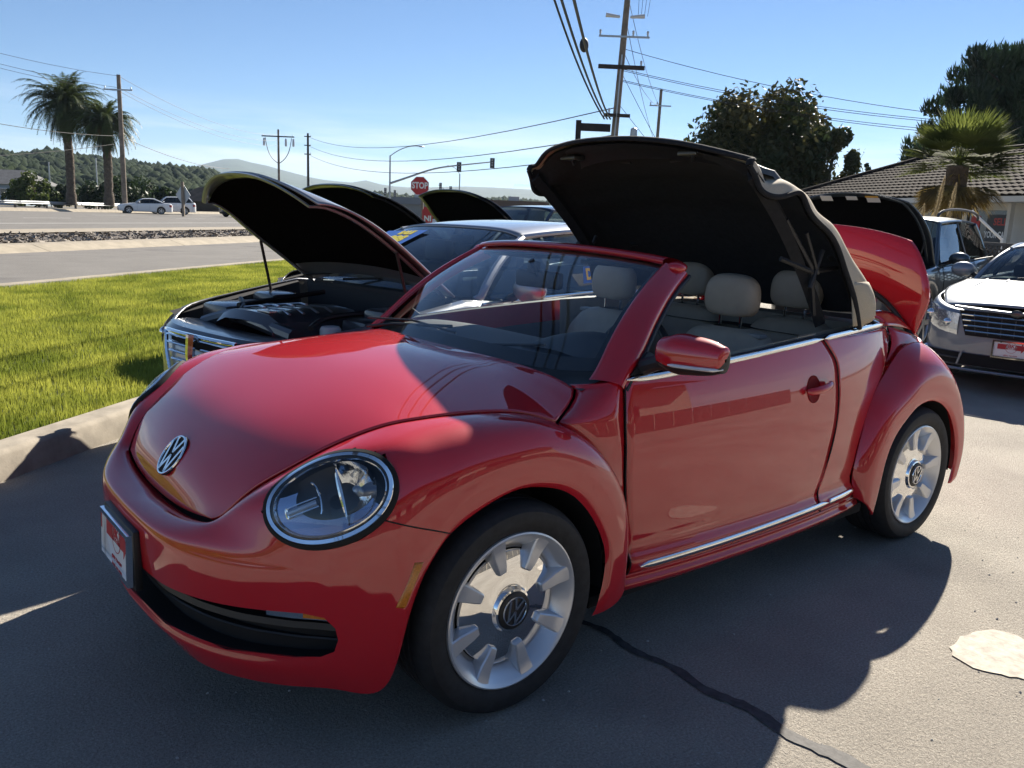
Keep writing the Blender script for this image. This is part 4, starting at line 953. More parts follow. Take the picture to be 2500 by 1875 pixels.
# ---- folding top caught half way
E_ = [(1.272,.660,1.716),(1.303,.672,1.672),(1.325,.682,1.632),(1.380,.700,1.606),(1.460,.712,1.613),(1.545,.722,1.622),(1.595,.738,1.552),(1.715,.750,1.482),(1.800,.760,1.408),(1.862,.770,1.315),(1.942,.780,1.196),(2.005,.785,1.062)]
K_ = [(1.120,1.828),(1.20,1.836),(1.31,1.826),(1.44,1.775),(1.56,1.735),(1.68,1.712),(1.78,1.660),(1.90,1.590),(2.01,1.49),(2.12,1.375),(2.24,1.24),(2.33,1.09)]
T_ = [(1.300,.640,1.742),(1.355,.646,1.700),(1.386,.648,1.664),(1.455,.662,1.668),(1.525,.672,1.662),(1.650,.682,1.607),(1.705,.698,1.554),(1.815,.708,1.506),(1.903,.718,1.425),(2.022,.728,1.328),(2.146,.738,1.220),(2.200,.744,1.114)]
rows = []
for i, ((ex, ew, ez), (kx, kz), (tx, tw, tz)) in enumerate(zip(E_, K_, T_)):
    r = []; ee = 2.4
    for q in (0,.25,.5,.75): r.append((kx+(tx-kx)*q**2.4, -tw*q*(1-.02*q), tz+(kz-tz)*(1-q**ee)))
    r += [(tx, -tw, tz), (tx*.55+ex*.45-.004, -(tw*.55+ew*.45)-.006, tz*.55+ez*.45+.006), (ex, -ew, ez)]
    rows.append(r)
G = patch(np.array(rows), 5, 5)
ST = thing('soft_top', None, None); bpy.data.objects.remove(ST)
cover = panel('soft_top_cover', G, TAN, BT, (1.6,0,1.2), .0, both=True)
m_ = cover.modifiers.new('s', 'SOLIDIFY'); m_.thickness = .004; m_.offset = 1
cl = bpy.data.textures.new('fold_noise', 'CLOUDS'); cl.noise_scale = .16
dm = cover.modifiers.new('d', 'DISPLACE'); dm.texture = cl; dm.strength = .007; dm.mid_level = .42; dm.texture_coords = 'LOCAL'
Gi = np.array(G); c0 = np.array([1.62,0,1.15])
# liner: same surface pulled slightly inwards
d = Gi-c0; Gi = Gi-d/np.linalg.norm(d, axis=-1, keepdims=True)*.022
Gi[0] += (.004,0,-.004)
liner = panel('roof_liner', Gi, LINER, BT, (1.6,0,1.2), 0, both=True)
# header lip, edge binding
edge = np.array([g[-1] for g in G]); lip = np.array(G[0]); lipf = np.concatenate([mirror(lip)[::-1][:-1], lip])
b = MB(); b.tube([tuple(q) for q in lipf], .016, 8, flat=.6); b.build('roof_header_lip', LINER, BT)
for g in (edge, mirror(edge)):
    b = MB(); b.tube([tuple(q) for q in g], .011, 8); b.build('edge_binding', LINER, BT)
# header inner pan, with catches
pan = []
for s_, dz in ((0,0),(.35,-.012),(.7,-.02),(1,-.055)):
    pan.append([tuple(np.array(lipf[k])+(.02+.20*s_, 0, -.012+dz-.0*s_)) for k in range(0, len(lipf), 3)])
b = MB(); b.grid(pan); b.build('header_pan', BLK, BT)
b = MB()
for y in (-.36,.36): b = MB(); b.cbox((1.29,y,1.770), (.07,.10,.02), .006); b.tube([(1.26,y-.03,1.762),(1.32,y+.02,1.745)], .008, 6); b.build('roof_catch', mat('dark_metal', (.10,.10,.10), .35, .8), BT)
for y in (-.33,.33):
    b = MB(); b.tube(spl([(1.44,y-.21,1.755),(1.44,y-.1,1.762),(1.44,y+.1,1.762),(1.44,y+.21,1.755)], 12), .008, 6); b.build('liner_seam', mat('liner_edge', (.03,.03,.035), .7), BT)
# side rails (legs) and linkage
for sg in (-1,1):
    b = MB(); A = np.array([(1.31,sg*.650,1.690),(1.44,sg*.650,1.590),(1.57,sg*.648,1.478),(1.69,sg*.646,1.355),(1.80,sg*.65,1.22),(1.89,sg*.66,1.08)])
    b.tube(spl(A, 14), .026, 4, flat=1.5); b.build('side_rail', LINER, BT, True, 30)
    b = MB(); b.tube([(1.55,sg*.66,1.52),(1.74,sg*.68,1.33),(1.80,sg*.68,1.12)], .011, 6); b.tube([(1.80,sg*.69,1.40),(1.73,sg*.69,1.24)], .010, 6); b.tube([(1.66,sg*.69,1.47),(1.78,sg*.69,1.30)], .009, 6); b.tube([(1.60,sg*.62,1.36),(1.74,sg*.68,1.31),(1.98,sg*.66,1.32)], .012, 6)
    b.cbox((1.76,sg*.68,1.27), (.03,.02,.05), .006); b.build('roof_linkage', mat('linkage_black', (.02,.02,.022), .5), BT)
# rear bow inside
b = MB(); b.tube(spl([(2.0,-.62,1.36),(2.16,-.4,1.40),(2.20,0,1.41),(2.16,.4,1.40),(2.0,.62,1.36)], 24), .014, 8); b.build('roof_bow', BLK, BT)
# fabric gathered at the foot of the quarter
g = [[(1.96,-.78,1.075),(2.06,-.79,1.085),(2.16,-.76,1.09),(2.27,-.70,1.085)],[(1.93,-.775,1.20),(2.05,-.80,1.20),(2.16,-.765,1.16),(2.25,-.70,1.13)],[(1.90,-.77,1.26),(2.02,-.78,1.27),(2.12,-.74,1.25),(2.20,-.66,1.2)]]
g = patch(np.array(g), 4, 4)
for q in (g, mirror(g)): panel('gathered_fabric', q, TAN, BT, (2,0,1.1), .006)

# ---- open boot lid
L_ = [[(2.760,-.672,.975),(2.725,-.49,1.165),(2.690,-.25,1.240),(2.680,0,1.260)],
      [(2.757,-.700,1.070),(2.715,-.49,1.225),(2.680,-.25,1.290),(2.670,0,1.305)],
      [(2.753,-.722,1.170),(2.710,-.50,1.285),(2.675,-.25,1.340),(2.665,0,1.355)],
      [(2.757,-.690,1.300),(2.715,-.48,1.370),(2.680,-.25,1.410),(2.670,0,1.420)],
      [(2.772,-.630,1.405),(2.735,-.45,1.455),(2.705,-.24,1.485),(2.695,0,1.492)],
      [(2.785,-.585,1.448),(2.750,-.43,1.488),(2.720,-.23,1.512),(2.710,0,1.520)]]
G = patch(np.array(L_), 5, 6)
lid = panel('boot_lid', G, RED, BT, (3.4,0,1.0), .03, both=True)
lid.modifiers[0].offset = -1
E_l = [tuple(q) for q in G[0]]; E_l = [tuple(q) for q in mirror(G[0])[::-1]]+E_l[1:] if False else E_l
for g in (G[0], mirror(G[0])):
    b = MB(); b.tube([(q[0]-.012, q[1], q[2]-.012) for q in g], .014, 8); b.build('lid_seal', BLK, BT)

# ================================================================== generic cars
TINT = glass('tinted_glass', (.42,.50,.52), 1.3)
PRIV = glass('privacy_glass', (.12,.14,.15), 1.3)
ALLOY = mat('alloy', (.55,.56,.58), .28, .85)
TRIM = mat('grey_trim', (.05,.05,.055), .5)
CABIN = mat('dark_cabin', (.03,.03,.032), .8)
HEADL = mat('headlamp_reflector', (.62,.68,.76), .14, .8, coat=1.0, bump=(16,.25,.02))
TAILL = mat('tail_lamp_red', (.35,.01,.015), .2, coat=1)
PLASTY = mat('sticker_yellow', (.75,.62,.05), .5)
PLASTB = mat('sticker_blue', (.03,.14,.50), .5)
LABW = mat('paper_label', (.75,.74,.70), .7)
LABO = mat('orange_label', (.75,.42,.08), .7)
def paint(name, col, metal=.5, rough=.35): return mat(name, col, rough, metal, .4, coat=1.0, coat_rough=.015)
def simple_wheel(par, x, y, r, sg, spokes=5, lod=True):
    o = bpy.data.objects.new('wheel', None); COL.objects.link(o); o.parent = par; o.location = (x, y, r*.985); o.rotation_euler = (0,0,0 if sg < 0 else math.pi); o.empty_display_size = .1
    n = 40 if lod else 20
    b = MB(); b.lathe([(r*.68,.02),(r*.74,-.012),(r*.90,-.018),(r*.975,-.004),(r,.03),(r,.17),(r*.95,.21),(r*.68,.2)], n, axis='y'); b.build('tyre', RUB, o, True, 40)
    b = MB(); b.lathe([(r*.69,.01),(r*.69,-.012),(r*.65,-.010),(r*.62,.02),(r*.60,.10)], n, axis='y')
    for k in range(spokes):
        a = 2*math.pi*k/spokes; Mx = Matrix.Rotation(a, 4, 'Y')
        b.box(tuple(Mx @ Vector((r*.37,.006,0))), (r*.56,.022,r*.17), M=Mx)
    b.lathe([(0,-.006),(r*.14,-.004),(r*.16,.02)], 16, axis='y'); b.build('rim', ALLOY, o, True, 30)
    b = MB(); b.lathe([(0,.06),(r*.62,.06)], 20, axis='y'); b.build('brake_disc', TRIM, o)
    return o
def make_car(name, label, loc, yaw, P, sp, cat='car', group=None, open_hood=False, hood_ang=40, lod=True, glassm=None, nose=True):
    """front at local x=0, facing -x"""
    root = thing(name, label, cat, loc, yaw, group); glassm = glassm or TINT
    L, W, H = sp['L'], sp['W'], sp['H']; hw = W/2; xf, xr = sp['xf'], sp['xr']; Rw = sp['R']; xc, zc = sp['xc'], sp['zc']; zn = sp['zn']; zb_ = sp['belt']; Ra = Rw*1.15
    xe, xe2 = sp.get('xe', .55), sp.get('xe2', .5); gc = sp.get('gc', .20); pc_, ps_ = sp.get('pe', (.75,.62)); hn = sp.get('hn', .10); ha0, ha1 = sp.get('hl_a', (.50,1.12))
    zt_x = [0,.12,.35,xc,xc+.4,sp['xrb'],sp['xrb']+.3,L-.2,L]; zt_z = [zn-.03,zn,zn+.35*(zc-zn),zc-.025,zb_,zb_+sp.get('rise',.05),sp['zd']-.01,sp['zd']-.03,sp['zd']-.12]
    def ztop(x): return float(np.interp(x, zt_x, zt_z))
    def zbot(x):
        for x0 in (xf, xr):
            if abs(x-x0) < Ra: return max(gc+.02, Rw+math.sqrt(max(0,Ra*Ra-(x-x0)**2)))
        return gc+(.04*max(0,1-x/.5))
    cols = []
    for a in np.linspace(0, math.pi/2, 16): cols.append((xe*(1-math.cos(a)**pc_), hw*.965*math.sin(a)**ps_))
    xs = set(np.linspace(xe, L-xe2, 30).tolist())
    for x0 in (xf, xr):
        for a in np.linspace(-math.pi/2, math.pi/2, 17): xs.add(float(x0+Ra*math.sin(a)))
        xs.add(float(x0-Ra-.002)); xs.add(float(x0+Ra+.002))
    for x in sorted(xs):
        if xe < x < L-xe2: cols.append((x, hw*(.965+.035*math.sin(math.pi*min(1,max(0,(x-xe)/(L-xe-xe2))))**.6)))
    for a in np.linspace(math.pi/2, 0, 14): cols.append((L-xe2*(1-math.cos(a)**.75), hw*.965*math.sin(a)**.62))
    G = []
    for i, (x, w_) in enumerate(cols):
        if xe < x < L-xe2 or 10 < i < len(cols)-10:
            for x0 in (xf, xr):
                pass
        zt, zb = ztop(x), zbot(x); row = []
        k_in = 1.0
        for f, ins in ((0,.075),(.05,.035),(.13,.012),(.3,.0),(.55,.0),(.72,.003),(.86,.010),(.95,.024),(1.0,.045)):
            z = zt+(zb-zt)*f
            ww = w_-ins*(w_/hw)**1.2; xx = x+(ins*.9*(1-(w_/hw)**3) if x < L/2 else -ins*.9*(1-(w_/hw)**3))
            row.append((xx, -ww, z))
        G.append(row)
    body = panel('body', np.array(G), P, root, (L/2,0,.5), .012, both=True)
    # dark core so nothing shows through the arches
    b = MB()
    for x0 in (xf, xr):
        for sg in (-1,1):
            pr = [(x0+(Ra+.03)*math.cos(t), Rw+(Ra+.03)*math.sin(t)) for t in np.linspace(-.3, math.pi+.3, 16)]
            b.grid([[(x, sg*y, z) for x, z in pr] for y in (hw*.93,hw*.62)]); b.grid([[(x, sg*hw*.62, z) for x, z in pr],[(x0, sg*hw*.62, Rw)]*16])
    b.box((L/2,0,gc+.05), (L-.7,W*.62,.06)); b.build('underbody', DCAV, root)
    for x0 in (xf, xr):
        for sg in (-1,1): simple_wheel(root, x0, sg*(hw-.018), Rw, sg, sp.get('spokes',5), lod)
    # bonnet
    hr = []
    for s_ in (0,.12,.3,.55,.8,1.0):
        x = .10+(xc-.10-.01)*s_; zs = ztop(x)+.004; wv = sp.get('hoodw', hw-.06)*min(1, .80+.2*min(1,s_*2.2)); cr = .055*math.sin(math.pi*(.25+.6*s_))
        hr.append([(x+(hn*(q**2.3) if s_ < .01 else hn*.6*q**2.3 if s_ < .2 else hn*.3*q**2 if s_ < .4 else .06*s_*q**2*(1 if s_>.9 else .4)), -wv*q, zs+cr*(1-q**2.4)) for q in (0,.25,.5,.72,.88,1)])
    Gh = patch(np.array(hr), 4, 3)
    if open_hood:
        piv = np.array([xc-.02, 0, zc]); a = R(hood_ang); Gr = Gh-piv
        Gr = np.stack([Gr[...,0]*math.cos(a)+Gr[...,2]*math.sin(a), Gr[...,1], -Gr[...,0]*math.sin(a)+Gr[...,2]*math.cos(a)], -1)+piv+np.array(sp.get('lift', (0,0,0)))
        hd = panel('bonnet', Gr, P, root, (xc-.2,0,zc-1), .014, both=True)
        Gi = Gr.copy(); nv = np.array([-math.sin(a),0,-math.cos(a)]); Gi = Gi+nv*-.0
        Gi = Gr+nv*.020; Gi[...,1] *= .90
        sp['hood_inner'] = Gi; sp['hood_outer'] = Gr
        panel('bonnet_lining', Gi[2:-3], mat('hood_lining', (.006,.006,.0065), 1.0, spec=.0, bump=(18,.6,.01)), hd, (xc-.2,0,zc+2), 0, both=True)
        # stiffening ribs and rim of the bonnet frame
        rim = MB(); e = np.concatenate([Gi[:, -1][::-1], Gi[0][::-1][1:]]); 
        for g in (e, mirror(e)): rim.tube([tuple(q+nv*.004) for q in g], .018, 6, flat=.5)
        rim.build('bonnet_frame', P, hd)
        for sg in (-1,1): st = MB(); st.tube([(xc-.30,sg*(hw-.22),zc-.12), tuple(Gr[int(len(Gr)*.66),-1]*(1,-sg,1)*(1,.92,1)+nv*.03)], .010, 6); st.build('bonnet_strut', BLK, root)
        # engine bay
        def nosex(y): a_ = math.asin(min(1, (abs(y)/(hw*.965))**(1/ps_))); return xe*(1-math.cos(a_)**pc_)
        ys_ = np.linspace(-hw*.74, hw*.74, 13)
        b = MB(); b.grid([[(nosex(y)+.06,y,zn-.05) for y in ys_],[(nosex(y)+.09,y,zn-.07) for y in ys_],[(nosex(y)+.10,y,gc+.15) for y in ys_],[(xc,y,gc+.15) for y in ys_],[(xc+.02,y*1.08,zc-.03) for y in ys_]])
        x1 = nosex(hw*.80)+.05
        for sg in (-1,1): b.grid([[(x1,sg*hw*.74,gc+.1),(xc,sg*hw*.76,gc+.1)],[(x1,sg*hw*.80,ztop(x1)-.03),(xc,sg*hw*.88,zc-.05)],[(x1,sg*hw*.88,ztop(x1)-.012),(xc,sg*hw*.92,zc-.035)]])
        b.build('engine_bay', CABIN, root)
    else:
        panel('bonnet', Gh, P, root, (xc/2,0,0), .012, both=True)
    # cabin: roof, glass, pillars
    xt, xrt, xrb = sp['xt'], sp['xrt'], sp['xrb']; wr = hw*sp.get('wr',.66); wbt = hw*.905
    zr = H; rows = []
    for s_ in np.linspace(0,1,7):
        x = xt+(xrt-xt)*s_; zz = zr-.055*(1-s_)**2*1.3-.05*s_**3; wv = wr*(.96+.05*math.sin(math.pi*min(1,s_+.15)))
        rows.append([(x+.05*(q**2)*(1-2*s_)*.9, -wv*q, zz-.012*q**2-.045*q**6) for q in (0,.3,.6,.8,.92,1)])
    Gf = patch(np.array(rows), 3, 3); roof = panel('roof', Gf, P, root, (L/2,0,.8), .02, both=True)
    edge = Gf[:, -1]
    wb0 = np.array([(xc+.02+.16*q**2.2, -wbt*.96*q, zc-.012-.01*q**2) for q in np.linspace(0,1,10)]); wt0 = np.array([Gf[0][int(round(k*(Gf.shape[1]-1)/9))] for k in range(10)])-np.array([0,0,.012])
    Gw_ = np.array([wb0*(1-s_)+wt0*s_+np.array([-.03,0,.03])*math.sin(math.pi*s_) for s_ in np.linspace(0,1,8)])
    ws_ = panel('windscreen', Gw_, glassm, root, (L/2,0,.9), 0, both=True); sp['ws'] = Gw_
    rb0 = np.array([(xrb-.10*q**2.2, -wbt*.90*q, zt_z[6]+.0-.01*q**2) for q in np.linspace(0,1,10)]); rt0 = np.array([Gf[-1][int(round(k*(Gf.shape[1]-1)/9))] for k in range(10)])-np.array([0,0,.012])
    Gr_ = np.array([rb0*(1-s_)+rt0*s_+np.array([.03,0,.02])*math.sin(math.pi*s_) for s_ in np.linspace(0,1,6)])
    panel('rear_window', Gr_, glassm, root, (L/2,0,.9), 0, both=True)
    # side glass between belt and roof rail, divided at the pillars
    x_a, x_b = xc+.20, xrb-.10; xm = sp.get('xb', (x_a+x_b)/2-.05); divs = [x_a+.06, xm-.04, xm+.04, x_b-.22, x_b-.14, x_b-.02] if sp.get('third') else [x_a+.06, xm-.04, xm+.04, x_b-.04]
    def railpt(x):
        e = edge; k = np.clip(np.interp(x, e[:,0], np.arange(len(e))), 0, len(e)-1); i = int(min(k, len(e)-2)); return e[i]+(e[i+1]-e[i])*(k-i)
    def sidept(x, s_):   # s 0 belt, 1 rail
        bz_ = float(np.interp(x, [xc, xrb], [zb_+.0, zb_+sp.get('rise',.05)])); bpnt = np.array([x, -(hw-.072), bz_])
        # leaning edges: limit height by the raked screen lines
        f = min(1.0, max(.02,(x-x_a)/(max(.05, edge[0,0]-x_a))), max(.02,(x_b-x)/max(.05, x_b-edge[-1,0])))
        top = railpt(x); t2 = bpnt+(np.array([x, top[1], top[2]-.012])-bpnt)*f
        return bpnt+(t2-bpnt)*s_
    for a_, b_ in zip(divs[::2], divs[1::2]):
        G = np.array([[sidept(x, s_) for x in np.linspace(a_, b_, 14)] for s_ in np.linspace(.02,.95,6)])
        for g in (G, mirror(G)): panel('side_window', g, glassm, root, (L/2,0,1), 0)
    # pillars and window frame
    def pil(name, pts, r, m, fl=1.0):
        for g in (np.array(pts), mirror(np.array(pts))): MB().tube([tuple(q) for q in g], r, 8, flat=fl).build(name, m, root)
    pil('front_pillar', np.concatenate([[wb0[-1]+(-.02,.01,-.02)], [Gw_[k,-1]+(.012,-.006,0) for k in range(8)]]), .028, P)
    pil('roof_rail', edge, .022, P)
    Gc = np.array([[sidept(x, s_)+(0,-.004,0) for x in np.linspace(x_b-.05, x_b+.06, 4)] for s_ in np.linspace(0,1,5)]); 
    pil('rear_pillar', [Gr_[k,-1]+(-.03,-.01,0) for k in range(6)], .06 if not sp.get('third') else .045, P, 1.0)
    G = np.array([[sidept(x, s_)+(0,-.003,0) for x in (xm-.042,xm+.042)] for s_ in np.linspace(0,1,5)])
    for g in (G, mirror(G)): panel('centre_pillar', g, BLK, root, (L/2,0,1), .02)
    bl = np.array([sidept(x, 0)+(0,-.012,-.006) for x in np.linspace(x_a-.05, x_b+.02, 16)])
    for g in (bl, mirror(bl)): MB().tube([tuple(q) for q in g], .010, 6).build('belt_moulding', CHR if sp.get('chrome') else BLK, root)
    # cabin inside
    b = MB(); b.box((L*.55,0,zb_-.25), (x_b-xc+.3,W*.74,.5)); 
    b.build('cabin_lower', CABIN, root)
    for x in (xc+.95, xc+1.8):
        for sg in (-1,1):
            s_ = MB(); s_.cbox((x,sg*.36,zb_), (.16,.46,.34), .05); s_.cbox((x+.02,sg*.36,zb_+.26), (.10,.25,.17), .04); s_.build('seat', sp.get('seatm', CABIN), root)
    b = MB(); b.cbox((xc+.42,0,zb_-.02), (.5,W*.72,.10), .04); b.build('dashboard', CABIN, root)
    b = MB(); b.cbox((xt+.10,0,H-.17), (.03,.22,.06), .012); b.build('rear_view_mirror', BLK, root)
    # mirrors
    for sg in (-1,1):
        b = MB(); b.ball((xc+.42,sg*(hw+.09),zb_+.09), (.075,.13,.085), 16, 10); mr = b.build('door_mirror', P, root)
        b = MB(); b.tube([(xc+.42,sg*(hw-.07),zb_+.02),(xc+.42,sg*(hw+.02),zb_+.06)], .028, 8); b.build('mirror_arm', BLK, mr)
        # door seams and handles
        def bodyside(x, z): return sg*(hw*1.0-.002-.075*max(0,(z-zb_+.12)/.12)**2*.6 if z > zb_-.12 else hw*.999)
        for xs_ in (xc+.22, xm, x_b-.10):
            MB().tube([(xs_+.02,sg*(hw-.062),zb_-.005),(xs_,sg*(hw-.026),zb_-.05),(xs_,sg*(hw-.002),zb_-.16),(xs_,sg*(hw-.001),.45),(xs_,sg*(hw-.008),gc+.12)], .0035, 5).build('door_seam', GAP, root)
        for xs_ in (xm-.16, x_b-.24):
            b = MB(); b.cbox((xs_,sg*(hw+.012),zb_-.14), (.17,.03,.028), .009); b.build('door_handle', CHR if sp.get('chrome') else P, root)
    # lights
    for sg in (-1,1):
        G = []
        for i in range(6):
            a0 = ha0+(ha1-ha0)*i/5; x = xe*(1-math.cos(a0)**pc_); w_ = hw*.965*math.sin(a0)**ps_; zt = ztop(x)-.045
            hgt = sp.get('hl_h',.13)*(1-.12*i/5); G.append([(x-.006, sg*w_*1.004, zt+.02*i/5), (x-.014, sg*w_*1.008, zt-hgt*.5), (x-.006, sg*w_*1.004, zt-hgt)])
        b = MB(); b.grid(G); hl = b.build('headlamp', HEADL, root)
        for k in (1,4): c = np.array(G[k][1]); b = MB(); b.ball((c[0]+.005,c[1],c[2]), .038, 12, 8); b.build('lamp_bulb', CHR, hl)
        b = MB(); b.grid([[(L+.006-xe2*(1-math.cos(a)**.75), sg*hw*.965*math.sin(a)**.62*1.005, sp['zd']-.14-z) for a in (.75,.95,1.15,1.35)] for z in (0,.1,.2)]); b.build('tail_lamp', TAILL, root)
    if nose:
        b = MB(); G = [[(xe*(1-math.cos(a)**.75)-.010, s_*hw*.965*math.sin(a)**.62, z) for s_, a in [(-1,.42),(-1,.3),(-1,.2),(-1,.1),(1,.1),(1,.2),(1,.3),(1,.42)]] for z in (zn-.10, zn-.19, zn-.30)]
        b.grid(G); g_ = b.build('grille', DCAV, root)
        for z in (zn-.12, zn-.17, zn-.22, zn-.27):
            MB().tube([(q[0]-.008, q[1], z) for q in G[0]], .009, 6).build('grille_bar', CHR, g_)
        b = MB(); b.grid([[(xe*(1-math.cos(a)**.75)-.006, s_*hw*.965*math.sin(a)**.62, z) for s_, a in [(-1,.75),(-1,.5),(-1,.2),(1,.2),(1,.5),(1,.75)]] for z in (gc+.22, gc+.10)]); b.build('lower_intake', DCAV, root)
    return root
SED = dict(L=4.75,W=1.83,H=1.46,xf=.95,xr=3.70,R=.33,xc=1.45,zc=.98,zn=.72,belt=.95,xt=2.05,xrt=3.25,xrb=4.0,zd=1.02,rise=.06)
SUV = dict(L=4.70,W=1.86,H=1.72,xf=.93,xr=3.62,R=.36,xc=1.30,zc=1.10,zn=.86,belt=1.07,xt=1.92,xrt=4.10,xrb=4.50,zd=1.12,rise=.10,third=True,gc=.24,wr=.70)
# ================================================================== neighbouring cars
# --- grey luxury sedan with open bonnet
GRYP = paint('grey_metallic', (.34,.35,.37), .7, .36)
EQ = dict(L=5.16,W=1.89,H=1.475,xf=.96,xr=4.0,R=.35,xc=1.27,zc=1.00,zn=.745,belt=.945,xt=2.03,xrt=3.42,xrb=4.2,zd=1.06,rise=.075,chrome=True,xe=.72,pe=(.85,.68),hn=.20,hl_a=(.72,1.25),hoodw=.76,lift=(.02,0,.05),seatm=mat('grey_leather',(.10,.10,.10),.5))
sp = EQ; eq = make_car('luxury_sedan', 'grey luxury sedan with raised bonnet and chrome barred grille, parked beside the red convertible', (.07,2.10,0), R(10), GRYP, sp, open_hood=True, hood_ang=43, nose=False)
# grille: chrome frame with centre bar and curved slats
def eqp(y, z, off=0):  # nose surface of the sedan
    a = math.asin(min(1,(abs(y)/(.945*.965))**(1/.68))); x = .72*(1-math.cos(a)**.85); return (x-.012+off+.10*max(0,z-.62), y, z)
b = MB(); b.grid([[eqp(y, z, .03) for y in np.linspace(-.38,.38,13)] for z in (.745,.66,.52)]); gr_ = b.build('grille', DCAV, eq)
for k, z in enumerate((.725,.68,.635,.59,.545)):
    wv = .37-.035*k
    MB().tube([eqp(y, z-.03*(abs(y)/.45)**2*0, -.004) for y in np.linspace(-wv,wv,21)], .011, 6, flat=.7).build('grille_bar', CHR, gr_)
b = MB(); b.tube([eqp(0,.76,-.03), eqp(0,.65,-.03), eqp(0,.51,-.022)], [.028,.026,.018], 6); b.build('grille_centre_bar', CHR, gr_)
fr_ = [eqp(y  ,.748,-.006) for y in np.linspace(-.38,.38,15)]; fl_ = [eqp(.38-.08*s_**1.5,.748-.25*s_,-.006) for s_ in np.linspace(0,1,8)]; bt_ = [eqp(y,.498,-.006) for y in np.linspace(.30,-.30,13)]; rl_ = [eqp(-.30-.08*s_**.7,.498+.25*s_,-.006) for s_ in np.linspace(0,1,8)]
MB().tube(fr_+fl_[1:]+bt_[1:]+rl_[1:-1], .013, 6, closed=True).build('grille_frame', CHR, gr_)
plate(eq, frame((-.035,0,.43), (0,-1,0), (.02,0,1)), frame_m=None)
b = MB(); b.tube([eqp(y,.30,.0) for y in np.linspace(-.86,.86,31)], .016, 6); b.build('bumper_strip', CHR, eq)
b = MB(); b.grid([[eqp(y, z, -.002) for y in np.linspace(-.6,.6,15)] for z in (.27,.35)]); b.build('lower_intake', DCAV, eq)
# engine bay dress-up
ENG = mat('engine_plastic', (.045,.047,.052), .30, coat=.6)
b = MB()
rows = [[(x-.12, y, z) for y, z in ((-.33,.70),(-.30,.83),(-.2,.865),(0,.875),(.2,.865),(.30,.83),(.33,.70))] for x in (.42,.47,.75,1.02,1.08)]
rows = [[(x, y*(1-.25*max(0,x-.8)), z-(.05 if x in (.30,.96) else 0)) for x, y, z in r] for r in rows]
b.grid(rows); ec = b.build('engine_cover', ENG, eq, True, 30)
for k in range(4):
    for sg in (-1,1):
        MB().tube([(.46+.10*k,sg*.02,.885),(.49+.10*k,sg*.13,.884),(.46+.10*k,sg*.24,.868)], .011, 6, flat=.5).build('cover_rib', ALLOY, ec)
b = MB(); b.cbox((.40,-.10,.878), (.055,.13,.012), .004); b.build('cover_badge', ALLOY, ec)
b = MB(); b.grid([[eqp(y,z,o_) for y in np.linspace(-.62,.62,15)] for z, o_ in ((.735,.03),(.765,.06),(.770,.16),(.755,.30),(.72,.32))]); b.build('radiator_cover', ENG, eq)
b = MB(); b.tube(spl([(.36,.55,.74),(.42,.35,.80),(.40,.1,.81),(.36,-.15,.80),(.35,-.45,.77)], 20), .045, 10); b.build('intake_duct', ENG, eq)
b = MB(); b.cbox((.62,.55,.78), (.40,.30,.16), .04); b.build('air_box', ENG, eq)
b = MB(); b.cbox((.85,-.56,.78), (.36,.22,.15), .03); b.build('fuse_box', ENG, eq)
b = MB(); b.lathe([(0,.09),(.05,.09),(.06,.075),(.06,0)], 20, (.52,-.55,.74)); b.build('reservoir', mat('white_tank', (.45,.46,.45), .5), eq)
for hp in ([(.42,-.5,.82),(.6,-.42,.86),(.9,-.42,.87),(1.05,-.5,.90)],[(.5,.38,.86),(.8,.42,.88),(1.15,.36,.92)],[(.35,.2,.80),(.5,.33,.85),(.62,.55,.88)]): MB().tube(spl(hp, 16), .017, 8).build('engine_hose', BLK, eq)
for sg in (-1,1):
    b = MB(); b.cbox((.92,sg*.60,.86), (.22,.26,.10), .04); b.build('strut_tower', ENG, eq)
# price stickers on the screen: blue backing with yellow figures
def on_ws(sp_, u, v, du, dv):   # frame on the windscreen grid: u 0..1 centre to side (sign = side), v height
    Gq = sp_['ws']; k = int(v*(Gq.shape[0]-1)); j = int(abs(u)*(Gq.shape[1]-1)); P0 = np.array(Gq[k,j]); ex = np.array(Gq[k,min(j+1,Gq.shape[1]-1)])-np.array(Gq[k,max(j-1,0)]); ez = np.array(Gq[min(k+1,Gq.shape[0]-1),j])-np.array(Gq[max(k-1,0),j])
    if u > 0: P0 = P0*(1,-1,1); ex = ex*(-1,1,-1); ez = ez*(1,-1,1)
    return P0, ex/np.linalg.norm(ex), ez/np.linalg.norm(ez)
P0, ex, ez = on_ws(EQ, .52, .72, 0, 0)
M_ = frame(Vector(P0)+Vector(np.cross(ex if ex[1] < 0 else -ex, ez))*.003, Vector((ex if ex[1] < 0 else -ex)), Vector(ez))
b = MB(); b.prism([(-.26,-.125),(.24,-.125),(.26,.125),(-.24,.125)], .002); b.v = [tuple(M_ @ Vector(v)) for v in b.v]; stk = b.build('price_sticker', PLASTB, eq, False)
text_obj('sticker_lettering', 'SALE', .085, PLASTY, stk, M_ @ Matrix.Translation((.06,.075,.004)), bold=.006)
text_obj('sticker_lettering', '8,888', .15, PLASTY, stk, M_ @ Matrix.Translation((.0,-.04,.004)), bold=.008)
def window_sticker(par, P0, word, size=.085):
    M_ = frame(P0, (1,0,.04), (0,.22,1)); b = MB(); hw_ = len(word)*size*.40+.03
    b.prism([(-hw_-.02,-.06),(hw_,-.06),(hw_+.02,.06),(-hw_,.06)], .002); b.v = [tuple(M_ @ Vector(v)) for v in b.v]; s_ = b.build('window_sticker', PLASTB, par, False)
    text_obj('sticker_lettering', word, size, PLASTY, s_, M_ @ Matrix.Translation((0,0,.004)), bold=.005)
